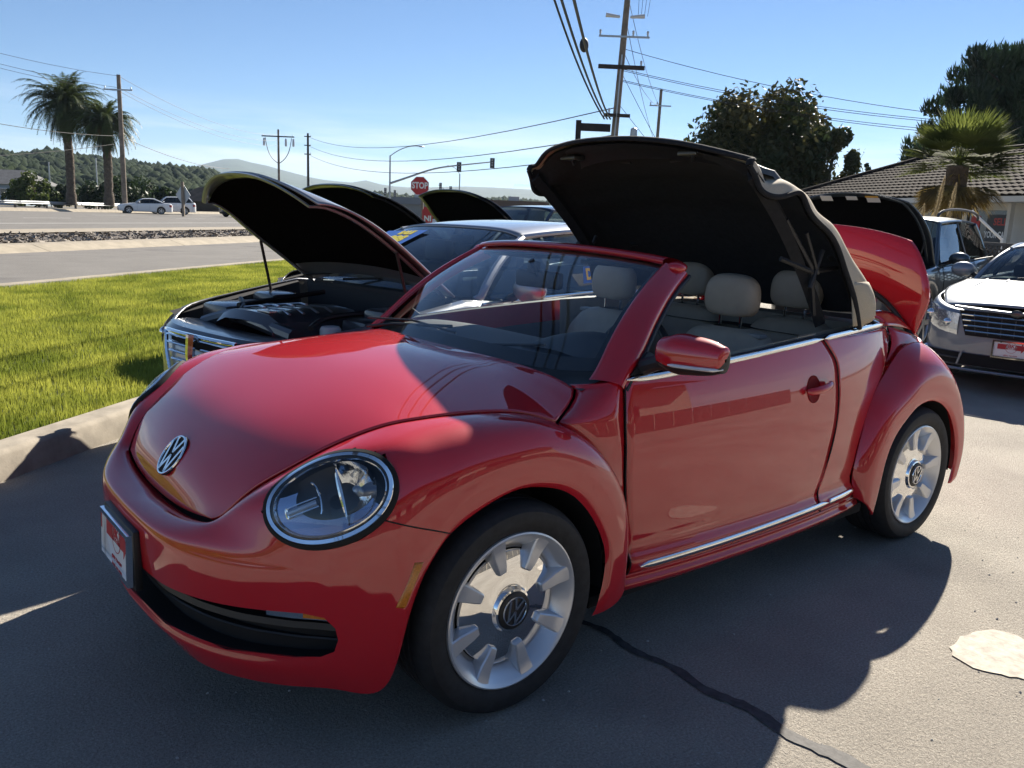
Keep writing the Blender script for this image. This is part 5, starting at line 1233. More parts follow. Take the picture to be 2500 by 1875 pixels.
window_sticker(eq, (2.72,-.85,1.10), 'DOWN', .11); window_sticker(eq, (3.75,-.80,1.20), 'FINANCE', .07)
b = MB(); b.tube([(1.19,.2,1.02),(1.26,-.1,1.045),(1.36,-.5,1.075)], .009, 6); b.tube([(1.21,.65,1.02),(1.26,.4,1.045),(1.36,.0,1.09)], .009, 6); b.build('wiper', BLK, eq)

# --- cars further down the row, bonnets up
DK2 = paint('black_metallic', (.015,.016,.02), .4, .3); DK3 = paint('navy_metallic', (.02,.03,.06), .5, .3)
s2 = dict(SED); s2.update(H=1.43)
c2 = make_car('dark_sedan', 'black sedan with its bonnet up, second in the row behind the grey luxury sedan', (2.10,5.00,0), R(8.7), DK2, s2, open_hood=True, hood_ang=43)
s3 = dict(SUV); s3.update(H=1.70)
c3 = make_car('dark_suv', 'dark blue utility car with its bonnet up, third in the row under the stop sign', (5.35,7.75,0), R(8.7), DK3, s3, cat='car', open_hood=True, hood_ang=47)
window_sticker(c3, (2.15,-.80,1.36), 'FINANCE', .09)

# --- silver convertible facing the camera on the right
SLV = paint('silver_metallic', (.22,.25,.29), .35, .45)
CV = dict(L=4.92,W=1.82,H=1.47,xf=.98,xr=3.74,R=.33,xc=1.50,zc=1.02,zn=.80,belt=1.0,xt=2.10,xrt=3.10,xrb=3.75,zd=1.08,rise=.04,xe=.62,hl_h=.20,hl_a=(.40,1.20))
hd_ = R(8.7)
cv = make_car('silver_convertible', 'silver coupe with ribbed bonnet and dealer plate facing the camera at right', (6.95,.38,0), hd_, SLV, CV, nose=False)
def nz(y, z, off=0):
    a = math.asin(min(1,(abs(y)/(.91*.965))**(1/.62))); x = .62*(1-math.cos(a)**.75); return (x-.010+off+.08*max(0,z-.6), y, z)
b = MB(); b.grid([[nz(y*(1-.22*(.78-z)/.3), z, -.003) for y in np.linspace(-.50,.50,17)] for z in (.775,.72,.62,.54)]); g_ = b.build('grille', DCAV, cv)
for k, z in enumerate((.735,.685,.635,.585)):
    wv = .485*(1-.22*(.78-z)/.3); MB().tube([nz(y, z, -.010) for y in np.linspace(-wv,wv,17)], .008, 6).build('grille_bar', CHR, g_)
for y in np.linspace(-.36,.36,7): MB().tube([nz(y,.76,-.002), nz(y*.9,.56,-.002)], .005, 5).build('grille_post', TRIM, g_)
b = MB(); b.tube([nz(y,.785+.016*abs(y)/.5,-.012) for y in np.linspace(-.54,.54,21)], .022, 8, flat=.7); b.build('grille_header', SLV, g_)
b = MB(); b.ball(nz(0,.785,-.03), (.012,.055,.034), 14, 8); b.build('nose_badge', mat('dark_metal', (.10,.10,.10), .35, .8), g_)
b = MB(); b.grid([[nz(y, z, -.006) for y in np.linspace(-.78,.78,21)] for z in (.37,.30,.26)]); li = b.build('lower_intake', DCAV, cv)
for sg in (-1,1):
    MB().tube([nz(sg*.42,.38,-.012), nz(sg*.45,.26,-.012)], .012, 6).build('intake_post', SLV, li)
    MB().tube([nz(sg*y,.315,-.012) for y in np.linspace(.45,.74,6)], .008, 6).build('intake_slat', TRIM, li)
    b = MB(); b.lathe([(0,.02),(.03,.016),(.045,0),(.05,-.02)], 20, axis='x'); q = nz(sg*.80,.345,-.02); b.v = [(q[0]-v[0], q[1]+v[1], q[2]+v[2]) for v in b.v]; b.build('fog_lamp', HEADL, cv)
MB().tube([nz(y,.215,-.012) for y in np.linspace(-.85,.85,21)], .014, 6).build('lip_spoiler', SLV, cv)
plate(cv, frame((-.035,0,.45), (0,-1,0), (.02,0,1)), frame_m=CHR)
for y in (-.60,-.40,-.20,.20,.40,.60):
    MB().tube([(.34+.10*abs(y),y*.95,float(np.interp(.34,[.12,1.5],[.80,1.0]))+.043), (.75,y,.925+.045-.03*y*y), (1.42,y*1.02,1.035-.03*y*y)], .010, 6, flat=.4).build('bonnet_rib', SLV, cv)
b = MB(); b.tube([(1.50,.35,1.04),(1.57,.0,1.08),(1.68,-.35,1.12)], .010, 6); b.tube([(1.50,-.15,1.04),(1.56,-.4,1.065),(1.70,-.72,1.10)], .010, 6); b.build('wiper', BLK, cv)

# --- grey-green utility car behind, bonnet up
GG = paint('grey_green_metallic', (.07,.085,.095), .55, .34)
sr = dict(SUV); sr.update(H=1.74, zn=.92, L=4.35, xr=3.4, xrt=3.75, xrb=4.15)
hr_ = R(8.7)
c4 = make_car('grey_suv', 'dark grey utility car, paper labels under its raised bonnet, behind the red boot lid', (8.22,3.06,0), hr_, GG, sr, open_hood=True, hood_ang=52)
Go, Gi = sr['hood_outer'], sr['hood_inner']
def hood_label(u, v, wd, ht, m):
    k = int(v*(Gi.shape[0]-1)); j = int(abs(u)*(Gi.shape[1]-1)); q = np.array(Gi[k,j])*(1,1 if u < 0 else -1,1)
    dv_ = Vector(Gi[k+1,j]-Gi[k,j]).normalized(); n_ = Vector((dv_.z,0,-dv_.x)); n_ = n_ if n_.z < 0 else -n_
    M_ = frame(Vector(q)+n_*.03, (0,-1,0), -dv_); b = MB(); b.prism([(-wd,-ht),(wd,-ht),(wd,ht),(-wd,ht)], .002); b.v = [tuple(M_ @ Vector(v)) for v in b.v]; b.build('paper_label', m, c4, False)
hood_label(-.35,.10,.08,.045,LABW); hood_label(-.35,.04,.08,.018,LABO); hood_label(-.02,.05,.07,.018,LABW); hood_label(-.02,.12,.07,.022,LABW); hood_label(.42,.08,.075,.055,LABW)
for sg in (-1,1): MB().tube(spl([(2.0,sg*.60,1.70),(2.1,sg*.62,1.77),(3.9,sg*.62,1.76),(4.0,sg*.60,1.69)], 14), .018, 6).build('roof_rail_bar', TRIM, c4)
# ================================================================== trees
BARK = mat('bark', (.075,.055,.04), .95, noise=(6,.4,5), bump=(14,.8,.03))
PALMTR = mat('palm_trunk', (.10,.078,.058), .95, noise=(3,.45,5), bump=(5,1.0,.10))
def at(x, y, D):  # photograph pixel at view depth D, for placing distant things
    return CAM+dirpx(x, y)*D
def date_palm(label, base, H, Rc, nf, seed):
    rg = np.random.default_rng(seed); t = thing('date_palm', label, 'palm tree', tuple(base), 0, 'palms beside the highway')
    b = MB(); hs = np.linspace(0, H*.74, 22); b.tube([(0.02*h*math.sin(h*.5), 0, h) for h in hs], [(.50 if h < 1 else .40+.05*math.sin(h*7))*(1.0 if h < H*.6 else 1.25) for h in hs], 14); b.build('trunk', PALMTR, t)
    V = []; F = []
    def tri(a, b_, c): k = len(V); V.extend([a, b_, c]); F.append((k, k+1, k+2))
    for i in range(nf):
        dead = i > nf*.80; az = rg.uniform(0, 6.283); el = math.asin(rg.uniform(-.55,.97)) if not dead else rg.uniform(-1.4,-.8); ln = Rc*(1.0+.12*rg.normal())*(1 if not dead else .8)*(.8 if el > .9 else 1); c0 = Vector((0,0,H*.76+(.25 if not dead else -.3)*rg.random())); p = c0.copy(); d = Vector((math.cos(az)*math.cos(el), math.sin(az)*math.cos(el), math.sin(el))); pts = [p.copy()]; n_ = 12; droop = .13+.07*rg.random()
        for k in range(n_):
            d = (d+Vector((0,0,-droop*(k/n_)*1.9))).normalized(); p = p+d*ln/n_; pts.append(p.copy())
        side = Vector((-math.sin(az), math.cos(az), 0))
        for k in range(1, n_+1):
            q0, q1 = pts[k-1], pts[k]; dd = (q1-q0).normalized(); up = side.cross(dd)
            tri(q0-side*.03, q0+side*.03, q1)
            for sub in range(3):
                q = q0.lerp(q1, sub/3+.15*rg.random()); L_ = ln*.19*math.sin(math.pi*min(.97,(k+sub/3)/n_*.86+.13))**.7
                for sg in (-1,1):
                    e = q+(side*sg*.80+dd*.55-Vector((0,0,.28 if not dead else .7))+up*.1*rg.normal()).normalized()*L_*(.85+.3*rg.random()); w_ = dd*.045; tri(q-w_, q+w_, e)
    k_live = None
    o = fast_mesh('crown', V, F, leafmat('palm_leaf', (.085,.115,.030), (.035,.050,.018), .3, .45, .5), t)
    b = MB()
    for k in range(26): a = rg.uniform(0,6.283); b.ball((.55*math.cos(a),.55*math.sin(a),H*.70+rg.uniform(-.3,.5)), (.18,.18,.32), 6, 4)
    b.build('fruit_stalks', mat('palm_orange', (.24,.11,.03), .8), t)
    return t
date_palm('taller bushy date palm at left, behind the guard rail', at(175,500,85), 12.9, 4.6, 230, 21)
date_palm('shorter date palm beside the leaning wooden pole', at(267,502,84), 10.4, 3.6, 200, 22)
def leaves(centers, radii, per, size, rg, up=.0, stretch=(1,1,1)):
    """leaf quads on the shells of overlapping clumps"""
    C = np.repeat(np.asarray(centers, float), per, 0); Rr = np.repeat(np.asarray(radii, float), per); n = len(C); d = rg.normal(size=(n,3)); d /= np.linalg.norm(d,axis=1,keepdims=True); r = Rr*(.55+.55*rg.random(n)**.6); P = C+d*r[:,None]*np.array(stretch)
    nrm = d+.7*rg.normal(size=(n,3)); nrm[:,2] += up; nrm /= np.linalg.norm(nrm,axis=1,keepdims=True); u = np.cross(nrm, rg.normal(size=(n,3))); u /= np.linalg.norm(u,axis=1,keepdims=True)+1e-9; v = np.cross(nrm, u); s_ = size*(.6+.8*rg.random(n))[:,None]
    V = np.concatenate([P-u*s_, P-v*s_*.55, P+u*s_, P+v*s_*.55], 0); F = np.stack([np.arange(n)+k*n for k in range(4)], 1); return V, F
def broad_tree(name, label, base, H, rx, lobes, per, size, lm, seed, group=None, zlo=.25, trunk_r=.25, cat='tree'):
    rg = np.random.default_rng(seed); t = thing(name, label, cat, tuple(base), 0, group); C = []; Rr = []
    for k in range(lobes):
        a = rg.uniform(0,6.283); z = rg.uniform(zlo,.93); rad = rx*math.sqrt(max(.05,1-((z-.55)/.5)**2))*math.sqrt(rg.random())*.85; C.append((rad*math.cos(a), rad*math.sin(a), H*z)); Rr.append(rx*rg.uniform(.20,.36))
    V, F = leaves(C, Rr, per, size, rg); fast_mesh('crown', V, F, lm, t)
    b = MB(); b.tube([(0,0,0),(.05,.03,H*.2),(.0,.06,H*.45)], [trunk_r,trunk_r*.75,trunk_r*.4], 8)
    for c in C[::max(1,len(C)//10)]: b.tube([(0,0,H*.22),(c[0]*.5,c[1]*.5,H*.22+(c[2]-H*.22)*.55),c], [trunk_r*.5,trunk_r*.28,.02], 5)
    b.build('trunk', BARK, t); return t
LFA = leafmat('broadleaf_autumn', (.085,.075,.024), (.024,.042,.014), .3, .5, .45); LFB = leafmat('broadleaf_dark', (.035,.060,.018), (.016,.030,.010), .3, .5, .6); LFP = leafmat('pine_needles', (.030,.058,.022), (.012,.024,.012), .25, .5, .4); LFS = leafmat('shrub_leaf', (.10,.13,.03), (.035,.055,.015), .35, .5, .8)
broad_tree('broadleaf_tree', 'large round tree with rusty tinted top behind the tiled roof', at(1845,548,46)*(1,1,0), 8.0, 4.3, 120, 280, .15, LFA, 31, zlo=.12, trunk_r=.3)
broad_tree('broadleaf_tree', 'narrower rusty topped tree joined to the right of the large round tree', at(2000,552,44)*(1,1,0), 6.6, 1.7, 30, 240, .14, LFA, 32, zlo=.1)
broad_tree('shrub_tree', 'low leafy tree at the left foot of the large round tree', at(1715,544,47)*(1,1,0), 5.0, 1.4, 18, 200, .13, LFA, 33, zlo=.2)
broad_tree('shrub_tree', 'small dark bush between the rusty topped tree and the roof', at(2085,555,45)*(1,1,0), 4.3, 1.0, 14, 180, .12, LFA, 34, zlo=.2)
def pine(label, base, H, seed, spread=4.5):
    rg = np.random.default_rng(seed); t = thing('pine_tree', label, 'pine tree', tuple(base)); C = []; Rr = []
    for k in range(260):
        z = rg.uniform(.30,1.0); rad = spread*(1.02-abs(z-.62)**1.5*1.6)*math.sqrt(rg.random()); a = rg.uniform(0,6.283); C.append((rad*math.cos(a), rad*math.sin(a), H*z)); Rr.append(rg.uniform(.5,.95))
    for k in range(9): C.append((-spread*.80*r_[0]-.8*k*r_[0]*.3+rg.normal()*.3, -spread*.80*r_[1]-.8*k*r_[1]*.3+rg.normal()*.3, H*.46+rg.normal()*.5)); Rr.append(.6)
    C = np.repeat(np.array(C), 150, 0); Rr = np.repeat(np.array(Rr), 150); n = len(C); d = rg.normal(size=(n,3)); d /= np.linalg.norm(d,axis=1,keepdims=True); P = C+d*Rr[:,None]*(.4+.6*rg.random(n)[:,None]); ax = np.array([0,0,1.0])+.45*d+.25*rg.normal(size=(n,3)); ax /= np.linalg.norm(ax,axis=1,keepdims=True); sd_ = np.cross(ax, rg.normal(size=(n,3))); sd_ /= np.linalg.norm(sd_,axis=1,keepdims=True)
    L_ = (.30+.25*rg.random(n))[:,None]; V = np.concatenate([P-sd_*.07, P+sd_*.07, P+ax*L_], 0); F = np.stack([np.arange(n)+k*n for k in range(3)], 1); fast_mesh('crown', V, F, LFP, t)
    b = MB(); b.tube([(0,0,0),(.1,.1,H*.5),(.0,.2,H*.9)], [.45,.3,.08], 8)
    for k in range(0,260,14): c = C[k*150]; b.tube([(0,0,c[2]*.85),tuple(c)], [.10,.03], 5)
    b.build('trunk', BARK, t)
pine('big dark pine rising behind the tiled roof at right', at(2450,572,52)*(1,1,0), 12.0, 41, 5.6)
broad_tree('broadleaf_tree', 'dark leafy tree under the pine at the right edge', at(2480,572,47)*(1,1,0), 6.6, 2.6, 30, 220, .14, LFB, 42, zlo=.15)
def bare_tree(label, base, H, seed, leafy=0, name='bare_tree'):
    rg = random.Random(seed); t = thing(name, label, 'tree', tuple(base)); b = MB(); tips = []
    def grow(p, d, L_, r, lv):
        q = p+d*L_; b.tube([tuple(p), tuple((p+q)/2+Vector((rg.gauss(0,.04*L_),rg.gauss(0,.04*L_),0))), tuple(q)], [r, r*.85, r*.65], 5)
        if lv == 0: tips.append(tuple(q)); return
        for k in range(rg.choice((2,3))): grow(q, (d+Vector((rg.gauss(0,.42),rg.gauss(0,.42),rg.gauss(.05,.25)))).normalized(), L_*rg.uniform(.6,.82), r*.6, lv-1)
    grow(Vector((0,0,0)), Vector((0,0,1)), H*.30, H*.018, 5); b.build('trunk', BARK, t)
    if leafy: rr = np.random.default_rng(seed); V, F = leaves(tips, [.22]*len(tips), leafy, .06, rr); fast_mesh('crown', V, F, LFS, t)
bare_tree('thin bare tree standing behind the roof ridge', at(2190,560,44)*(1,1,0), 6.3, 51, 3); bare_tree('second bare tree close to the fan palm', at(2225,561,43)*(1,1,0), 5.9, 52, 2)
broad_tree('small_conifer', 'small dark upright conifer poking above the roof ridge', at(2103,556,50)*(1,1,0), 5.6, .45, 12, 120, .10, LFB, 53, zlo=.4, trunk_r=.12)
# fan palm
def fan_palm(label, base, H, Rc, n, seed):
    rg = np.random.default_rng(seed); t = thing('fan_palm', label, 'palm tree', tuple(base)); b = MB(); b.tube([(0,0,0),(.02,0,H*.5),(0,.03,H)], [.24,.22,.26], 12); b.build('trunk', mat('fan_trunk', (.08,.06,.045), .95, noise=(8,.5,5), bump=(20,1.0,.06)), t); V = []; F = []; V2 = []; F2 = []
    for i in range(n):
        az = rg.uniform(0,6.283); el = math.asin(rg.uniform(-.62,1.0)); old = el < -.22; el = el if not old else el-.45; d = Vector((math.cos(az)*math.cos(el), math.sin(az)*math.cos(el), math.sin(el))); L_ = Rc*rg.uniform(.45,.62); p0 = Vector((0,0,H)); p1 = p0+d*L_; s_ = d.cross(Vector((0,0,1))).normalized(); up = s_.cross(d)
        A, B = (V2, F2) if old else (V, F)
        def tri(a, b_, c): k = len(A); A.extend([a, b_, c]); B.append((k, k+1, k+2))
        tri(p0-s_*.02, p0+s_*.02, p1)
        for k in range(26):
            f = -1.25+2.5*k/25+.04*rg.normal(); dr_ = (d*math.cos(f)+s_*math.sin(f)+up*.18*abs(math.sin(f))).normalized(); ll = Rc*.52*(1-.22*abs(f))*(.9+.2*rg.random()); w_ = (s_*math.cos(f)-d*math.sin(f))*.020; m_ = p1+dr_*ll*.6
            tri(p1-w_*.4, p1+w_*.4, m_+w_); tri(p1-w_*.4, m_+w_, m_-w_); tri(m_-w_, m_+w_, m_+(dr_+Vector((0,0,-.18))).normalized()*ll*.42)
    fast_mesh('crown', V, F, leafmat('fan_leaf', (.17,.20,.045), (.06,.085,.022), .45, .85, 1.5), t); fast_mesh('dry_skirt', V2, F2, leafmat('fan_leaf_dry', (.30,.22,.07), (.12,.085,.035), .4, .9, 2), t)
fan_palm('green fan palm with spiky crown before the tiled roof', at(2320,560,21.5)*(1,1,0), 3.15, 1.45, 150, 61)
# pampas plumes
for i, (x, y, D, h, ln) in enumerate(((2255,560,17,2.55,-.28),(2290,560,17.2,2.45,-.25),(2237,556,17,2.0,-.1))):
    rg = np.random.default_rng(70+i); t = thing('pampas_plume', ['pale pampas plume leaning left of the fan palm trunk','second pampas plume just left of the fan palm trunk','short pampas plume beside the raised dark bonnet'][i], 'grass plume', tuple(at(x,y,D)*(1,1,0)), 0, 'pampas plumes'); dx = -r_*ln*-1
    b = MB(); top = np.array([r_[0]*-ln*1.0, r_[1]*-ln*1.0, h]); b.tube([(0,0,0), tuple(top*.6+np.array([0,0,.05])), tuple(top)], .012, 5); b.build('stalk', mat('straw', (.40,.32,.17), .9), t)
    n = 900; f = rg.random(n); P = top*(.62+.38*f)[:,None]; wd = .085*np.sin(np.pi*(.08+.9*f))**.7; d = rg.normal(size=(n,3)); d /= np.linalg.norm(d,axis=1,keepdims=True); Q = P+d*wd[:,None]+np.array([0,0,.06]); s_ = np.cross(d, [0,0,1]); V = np.concatenate([P-s_*.006, P+s_*.006, Q], 0); F = np.stack([np.arange(n)+k*n for k in range(3)], 1); fast_mesh('plume', V, F, leafmat('plume', (.55,.46,.30), (.42,.34,.20), .4, .9, 4), t)
# shrubs far left by the guard rail
for i, (x, y, D, h, rx) in enumerate(((95,492,92,3.4,2.6),(60,490,96,2.6,2.2),(320,495,90,3.2,3.4),(240,493,92,2.6,2.4),(400,496,92,2.2,2.5),(150,492,94,2.4,2.2))):
    broad_tree('shrub', ['yellow green bush right of the far left house','bush close against the far left house wall','round dark bush right of the leaning pole','bush between the two date palms','low bush behind the white cars','bush under the taller date palm'][i], at(x,y,D)*(1,1,0)+(0,0,.2), h, rx, 14, 130, .22, LFS if i in (0,1) else LFB, 80+i, 'bushes behind the guard rail', zlo=.2, trunk_r=.1, cat='bush')
# ================================================================== poles, wires, signals, signs
WOOD = mat('pole_wood', (.21,.17,.13), .9, noise=(2.5,.35,6), bump=(12,.5,.01)); WOODD = mat('dark_wood', (.035,.028,.024), .85, noise=(5,.4,5)); GALV = mat('galvanised', (.42,.44,.45), .45, .7); INSU = mat('insulator', (.55,.56,.58), .25, coat=.6); DARKM = mat('signal_black', (.012,.013,.014), .5); WIREM = mat('wire_black', (.015,.015,.017), .55)
UPZ = 12.0
def pole(label, base, H, r0, arms, name='utility_pole', m=None, lean=0.0, extras=None):
    """arms: (height, half length, direction angle, insulator heights)"""
    t = thing(name, label, 'utility pole', tuple(base)); b = MB(); b.tube([(0,0,0),(lean*.5*r_[0],lean*.5*r_[1],H*.5),(lean*r_[0],lean*r_[1],H)], [r0,r0*.86,r0*.70], 14); b.build('post', m or WOOD, t)
    for h, hl, ang, th, mm, ins in arms:
        c = np.array([lean*h/H*r_[0], lean*h/H*r_[1], h]); d = np.array([math.cos(ang), math.sin(ang), 0])*hl; off = np.array([-f_[0],-f_[1],0])*r0
        b = MB(); Mx = Matrix.Rotation(ang, 4, 'Z'); b.box(tuple(c+off), (2*hl, th, th*1.15), M=Mx); ar = b.build('cross_arm', mm, t, False)
        for q in ins:
            p_ = c+off+d*q; b = MB(); b.lathe([(.0,.20),(.03,.20),(.055,.15),(.03,.13),(.055,.09),(.03,.07),(.04,0)], 10, tuple(p_+(0,0,th*.55))); b.build('insulator', INSU, ar)
    return t
A0 = yaw*-1.0   # arms lie roughly across the view
mp = at(1476,560,34)*(1,1,0)
pole('tall weathered utility pole with dark cross arms behind the soft top', mp, 9.75, .165, [(7.28,.90,A0+.04,.13,WOODD,(.85,)),(5.48,.52,A0+.04,.11,WOODD,(-.6,)),(8.40,.98,A0,.06,GALV,(-.95,.35,.92))], lean=.34)
t = bpy.data.objects['utility_pole']
def pext(nm, pts, r, m): b = MB(); b.tube(pts, r, 8); b.build(nm, m, t)
lx = lambda h: np.array([.34*h/10.55*r_[0], .34*h/10.55*r_[1], h])
pext('pole_top_bracket', [tuple(lx(9.7)), tuple(lx(11.5))], .05, GALV)
for sg in (-1,1): pext('post_insulator', [tuple(lx(9.15)+r_*sg*.20), tuple(lx(9.2)+r_*sg*.75)], [.05,.085], INSU)
b = MB(); b.lathe([(0,.0),(.13,.02),(.14,.2),(.13,.45),(.06,.5),(0,.52)], 14, tuple(lx(4.5)+r_*.75-f_*.2)); b.build('transformer_can', GALV, t)
pext('conduit', [tuple(lx(.2)-f_*.2), tuple(lx(3.0)-f_*.2), tuple(lx(7.7)-f_*.19)], .03, GALV)
pB = at(1586,560,60)*(1,1,0)
pole('second wooden pole with stepped brackets, right of the tall pole', pB, 10.4, .14, [(9.3,.75,A0,.07,GALV,(-.9,-.3)),(6.6,.70,A0,.07,GALV,(-.9,-.3)),(3.9,.7,A0,.07,GALV,(-.9,))], lean=.12)
p1 = at(305,500,77)*(1,1,0)
pole('leaning weathered pole in front of the date palms', p1, 12.3, .24, [(11.0,1.3,A0,.10,GALV,(-.9,.9))], lean=.0)
p2 = at(682,505,136)*(1,1,0); p3 = at(753,505,130)*(1,1,0)
t2_ = pole('far utility pole with three hanging transformers', p2, 13.3, .22, [(12.2,2.6,A0,.16,DARKM,(-.9,.45,.9))])
for q in (-2.3,1.2,2.4): b = MB(); b.lathe([(0,0),(.18,.05),(.2,.5),(.15,1.2),(0,1.25)], 10, (q*r_[0],q*r_[1],10.7)); b.build('fuse_switch', INSU, t2_)
for sg in (-1,1): b = MB(); b.tube(spl([(sg*2.1*r_[0],sg*2.1*r_[1],12.0),(sg*1.6*r_[0],sg*1.6*r_[1],9.8),(sg*.8*r_[0],sg*.8*r_[1],8.6),(0,0,8.0)], 10), .06, 5); b.build('hanging_cable', WIREM, t2_)
pole('plain dark far pole right of the transformer pole', p3, 12.4, .22, [(11.9,.5,A0,.12,DARKM,(.9,)),(10.6,.5,A0,.12,DARKM,(.9,)),(9.3,.5,A0,.12,DARKM,(.9,))], m=WOODD)
# wires
WN = [0]
def wire(label, A, B, sag, r, group='overhead wires', seg=18):
    A, B = np.array(A, float), np.array(B, float); P = [A+(B-A)*t-np.array([0,0,1])*sag*4*t*(1-t) for t in np.linspace(0,1,seg)]
    o = MB().tube([tuple(q) for q in P], r, 5, caps=False).build('overhead_wire', WIREM, None); tag(o, label, 'wire', group)
P1T, P2T, P3T = p1+(0,0,12.2), p2+(0,0,12.4), p3+(0,0,12.0)
for k, (yl, zz) in enumerate(((110,12.2),(135,11.2),(146,10.9))): wire('%s of three thin wires running left from the leaning pole' % ['uppermost','middle','lowest'][k], p1+(0,0,zz), at(-120,yl-12,60), .25, .016, 'wires left of the leaning pole')
for k, zz in enumerate((12.2,11.2,10.9)): wire('%s of three thin wires running right from the leaning pole to the far poles' % ['uppermost','middle','lowest'][k], p1+(0,0,zz), P2T-(0,0,.8*k), 1.3, .02, 'wires right of the leaning pole')
wire('pale cable crossing low in front of the date palms', at(-100,283,55), at(280,332,66), .25, .022); wire('pale cable rising beside the palm trunks toward the leaning pole', at(-100,385,58), at(278,352,70), .15, .02)
wire('guy cable running right and down from the leaning pole', at(300,335,77), at(560,412,118), .6, .03)
MPT = mp+lx(8)
for k, (zz, za) in enumerate(((11.9,9.0),(10.6,7.6),(9.3,6.1))):
    wire('%s of three wires spanning from the dark far pole to the tall pole' % ['uppermost','middle','lowest'][k], p3+(0,0,zz), mp+lx(5.5+(.0 if k else .3)-.75*k), 1.6, .022, 'wires between the dark far pole and the tall pole')
# thick cables passing over the camera side
for k, P0 in enumerate(((14.46,15.73,7.24),(11.41,11.98,6.11),(10.02,10.04,5.55))):
    A = mp+lx(5.35)+r_*(-.45+.12*k); P0 = np.array(P0); path = [A]+[A+(P0-A)*t-np.array([0,0,.25*4*t*(1-t)]) for t in np.linspace(.1,.95,10)]+[P0-TT*q for q in np.linspace(0,70,18)]
    o = MB().tube([tuple(q) for q in path], .034, 6, caps=False).build('overhead_wire', WIREM, None); tag(o, '%s of the thick black cables sweeping up over the lot from the tall pole' % ['leftmost','middle','rightmost'][k], 'wire', 'thick cables over the lot')
b = MB(); q = at(1426,110,20.0); b.ball(tuple(q), (.13,.08,.17), 12, 8); tag(b.build('cable_splice_case', WIREM, None), 'dark splice case hanging on the thick cables', 'splice case')
# service wires to the right
for k, (h0, x1, y1, D1, sg_) in enumerate(((8.0,2600,306,30,.9),(7.25,2600,312,30,.8),(7.2,2600,316,30,.85),(6.85,2600,335,30,.8),(6.8,2600,345,30,.75))):
    wire('%s of five service wires running right from the tall pole past the rusty tree' % ['uppermost','second','middle','fourth','lowest'][k], mp+lx(h0), at(x1,y1,D1), sg_*.5, .011, 'service wires to the right')
for k, (h0, h1) in enumerate(((10.0,9.4),(9.2,6.7),(8.0,9.3))): wire('%s of three thin wires linking the tall pole and the second pole' % ['uppermost','middle','lowest'][k], mp+lx(h0), pB+(0,0,h1), .4, .012, 'wires between the two wooden poles')
for k in range(4): wire('%s of four thin lines at the top of the tall pole' % ['leftmost','second','third','rightmost'][k], mp+lx(9.2)+r_*(.5+.12*k), mp+lx(12.5)+r_*(.35+.25*k)*1.0+f_*0, .02, .008, 'lines at the pole top')
for k in range(3): wire('%s of three guy wires slanting down right from the tall pole' % ['uppermost','middle','lowest'][k], mp+lx(7.2-1.2*k), mp+r_*(3.6+.5*k)+np.array([0,0,2.0])-(0,0,0), .1, .010, 'guy wires of the tall pole')
# hanging sign bracket of dark wood
sb = at(1401,520,15)*(1,1,0); t = thing('sign_bracket', 'dark wooden post with a plank arm rising behind the soft top', 'sign post', tuple(sb)); b = MB(); b.box((0,0,1.58), (.09,.09,3.16), rz=-yaw); b.build('post', WOODD, t, False)
b = MB(); Mx = Matrix.Rotation(-yaw, 4, 'Z'); b.box(tuple(np.array([0,0,3.05])+r_*.30), (.52,.05,.13), M=Mx); b.build('plank', WOODD, t, False)
# traffic signal with mast arm and street light
def signal_head(par, c, s_=1.0, backplate=True, seed=0):
    b = MB(); Mx = Matrix.Rotation(-yaw, 4, 'Z'); b.box(c, (.36*s_,.22*s_,1.05*s_), M=Mx)
    if backplate: b.box(tuple(np.array(c)-f_*(-.12)), (.62*s_,.02,1.32*s_), M=Mx)
    o = b.build('signal_head', DARKM, par, False)
    for k in (-1,0,1): b = MB(); b.box(tuple(np.array(c)-f_*.13*s_+np.array([0,0,.33*k*s_])), (.22*s_,.03,.22*s_), M=Mx); b.build('signal_back', mat('signal_grey', (.30,.31,.32), .5), o, False)
sg = at(951,520,115)*(1,1,0); t = thing('traffic_signal', 'grey traffic signal with long curved mast arm and street light', 'traffic light', tuple(sg)); h = lambda y: (UPZ, 1.495+(512-y)/17.8)[1]
b = MB(); b.tube([(0,0,0),(0,0,8.7)], [.16,.10], 10); b.build('mast', GALV, t)
b = MB(); b.tube(spl([(0,0,8.6),tuple(r_*1.0+np.array([0,0,9.3])),tuple(r_*2.6+np.array([0,0,9.95])),tuple(r_*4.0+np.array([0,0,10.05]))], 14), .06, 8); b.ball(tuple(r_*4.2+np.array([0,0,10.0])), (.45,.30,.10), 10, 6); b.build('street_light_arm', GALV, t)
b = MB(); b.tube(spl([(0,0,5.0),tuple(r_*3+np.array([0,0,6.1])),tuple(r_*6+np.array([0,0,7.15])),tuple(r_*9.3+np.array([0,0,7.75])),tuple(r_*13.6+np.array([0,0,8.35]))], 30), np.linspace(.15,.07,30), 8); b.build('mast_arm', GALV, t)
signal_head(t, tuple(r_*9.35+np.array([0,0,7.55]))); signal_head(t, tuple(r_*13.85+np.array([0,0,8.25]))); signal_head(t, tuple(-r_*.6+np.array([0,0,3.9])), .9, False); signal_head(t, tuple(r_*.7+np.array([0,0,3.7])), .8, False)
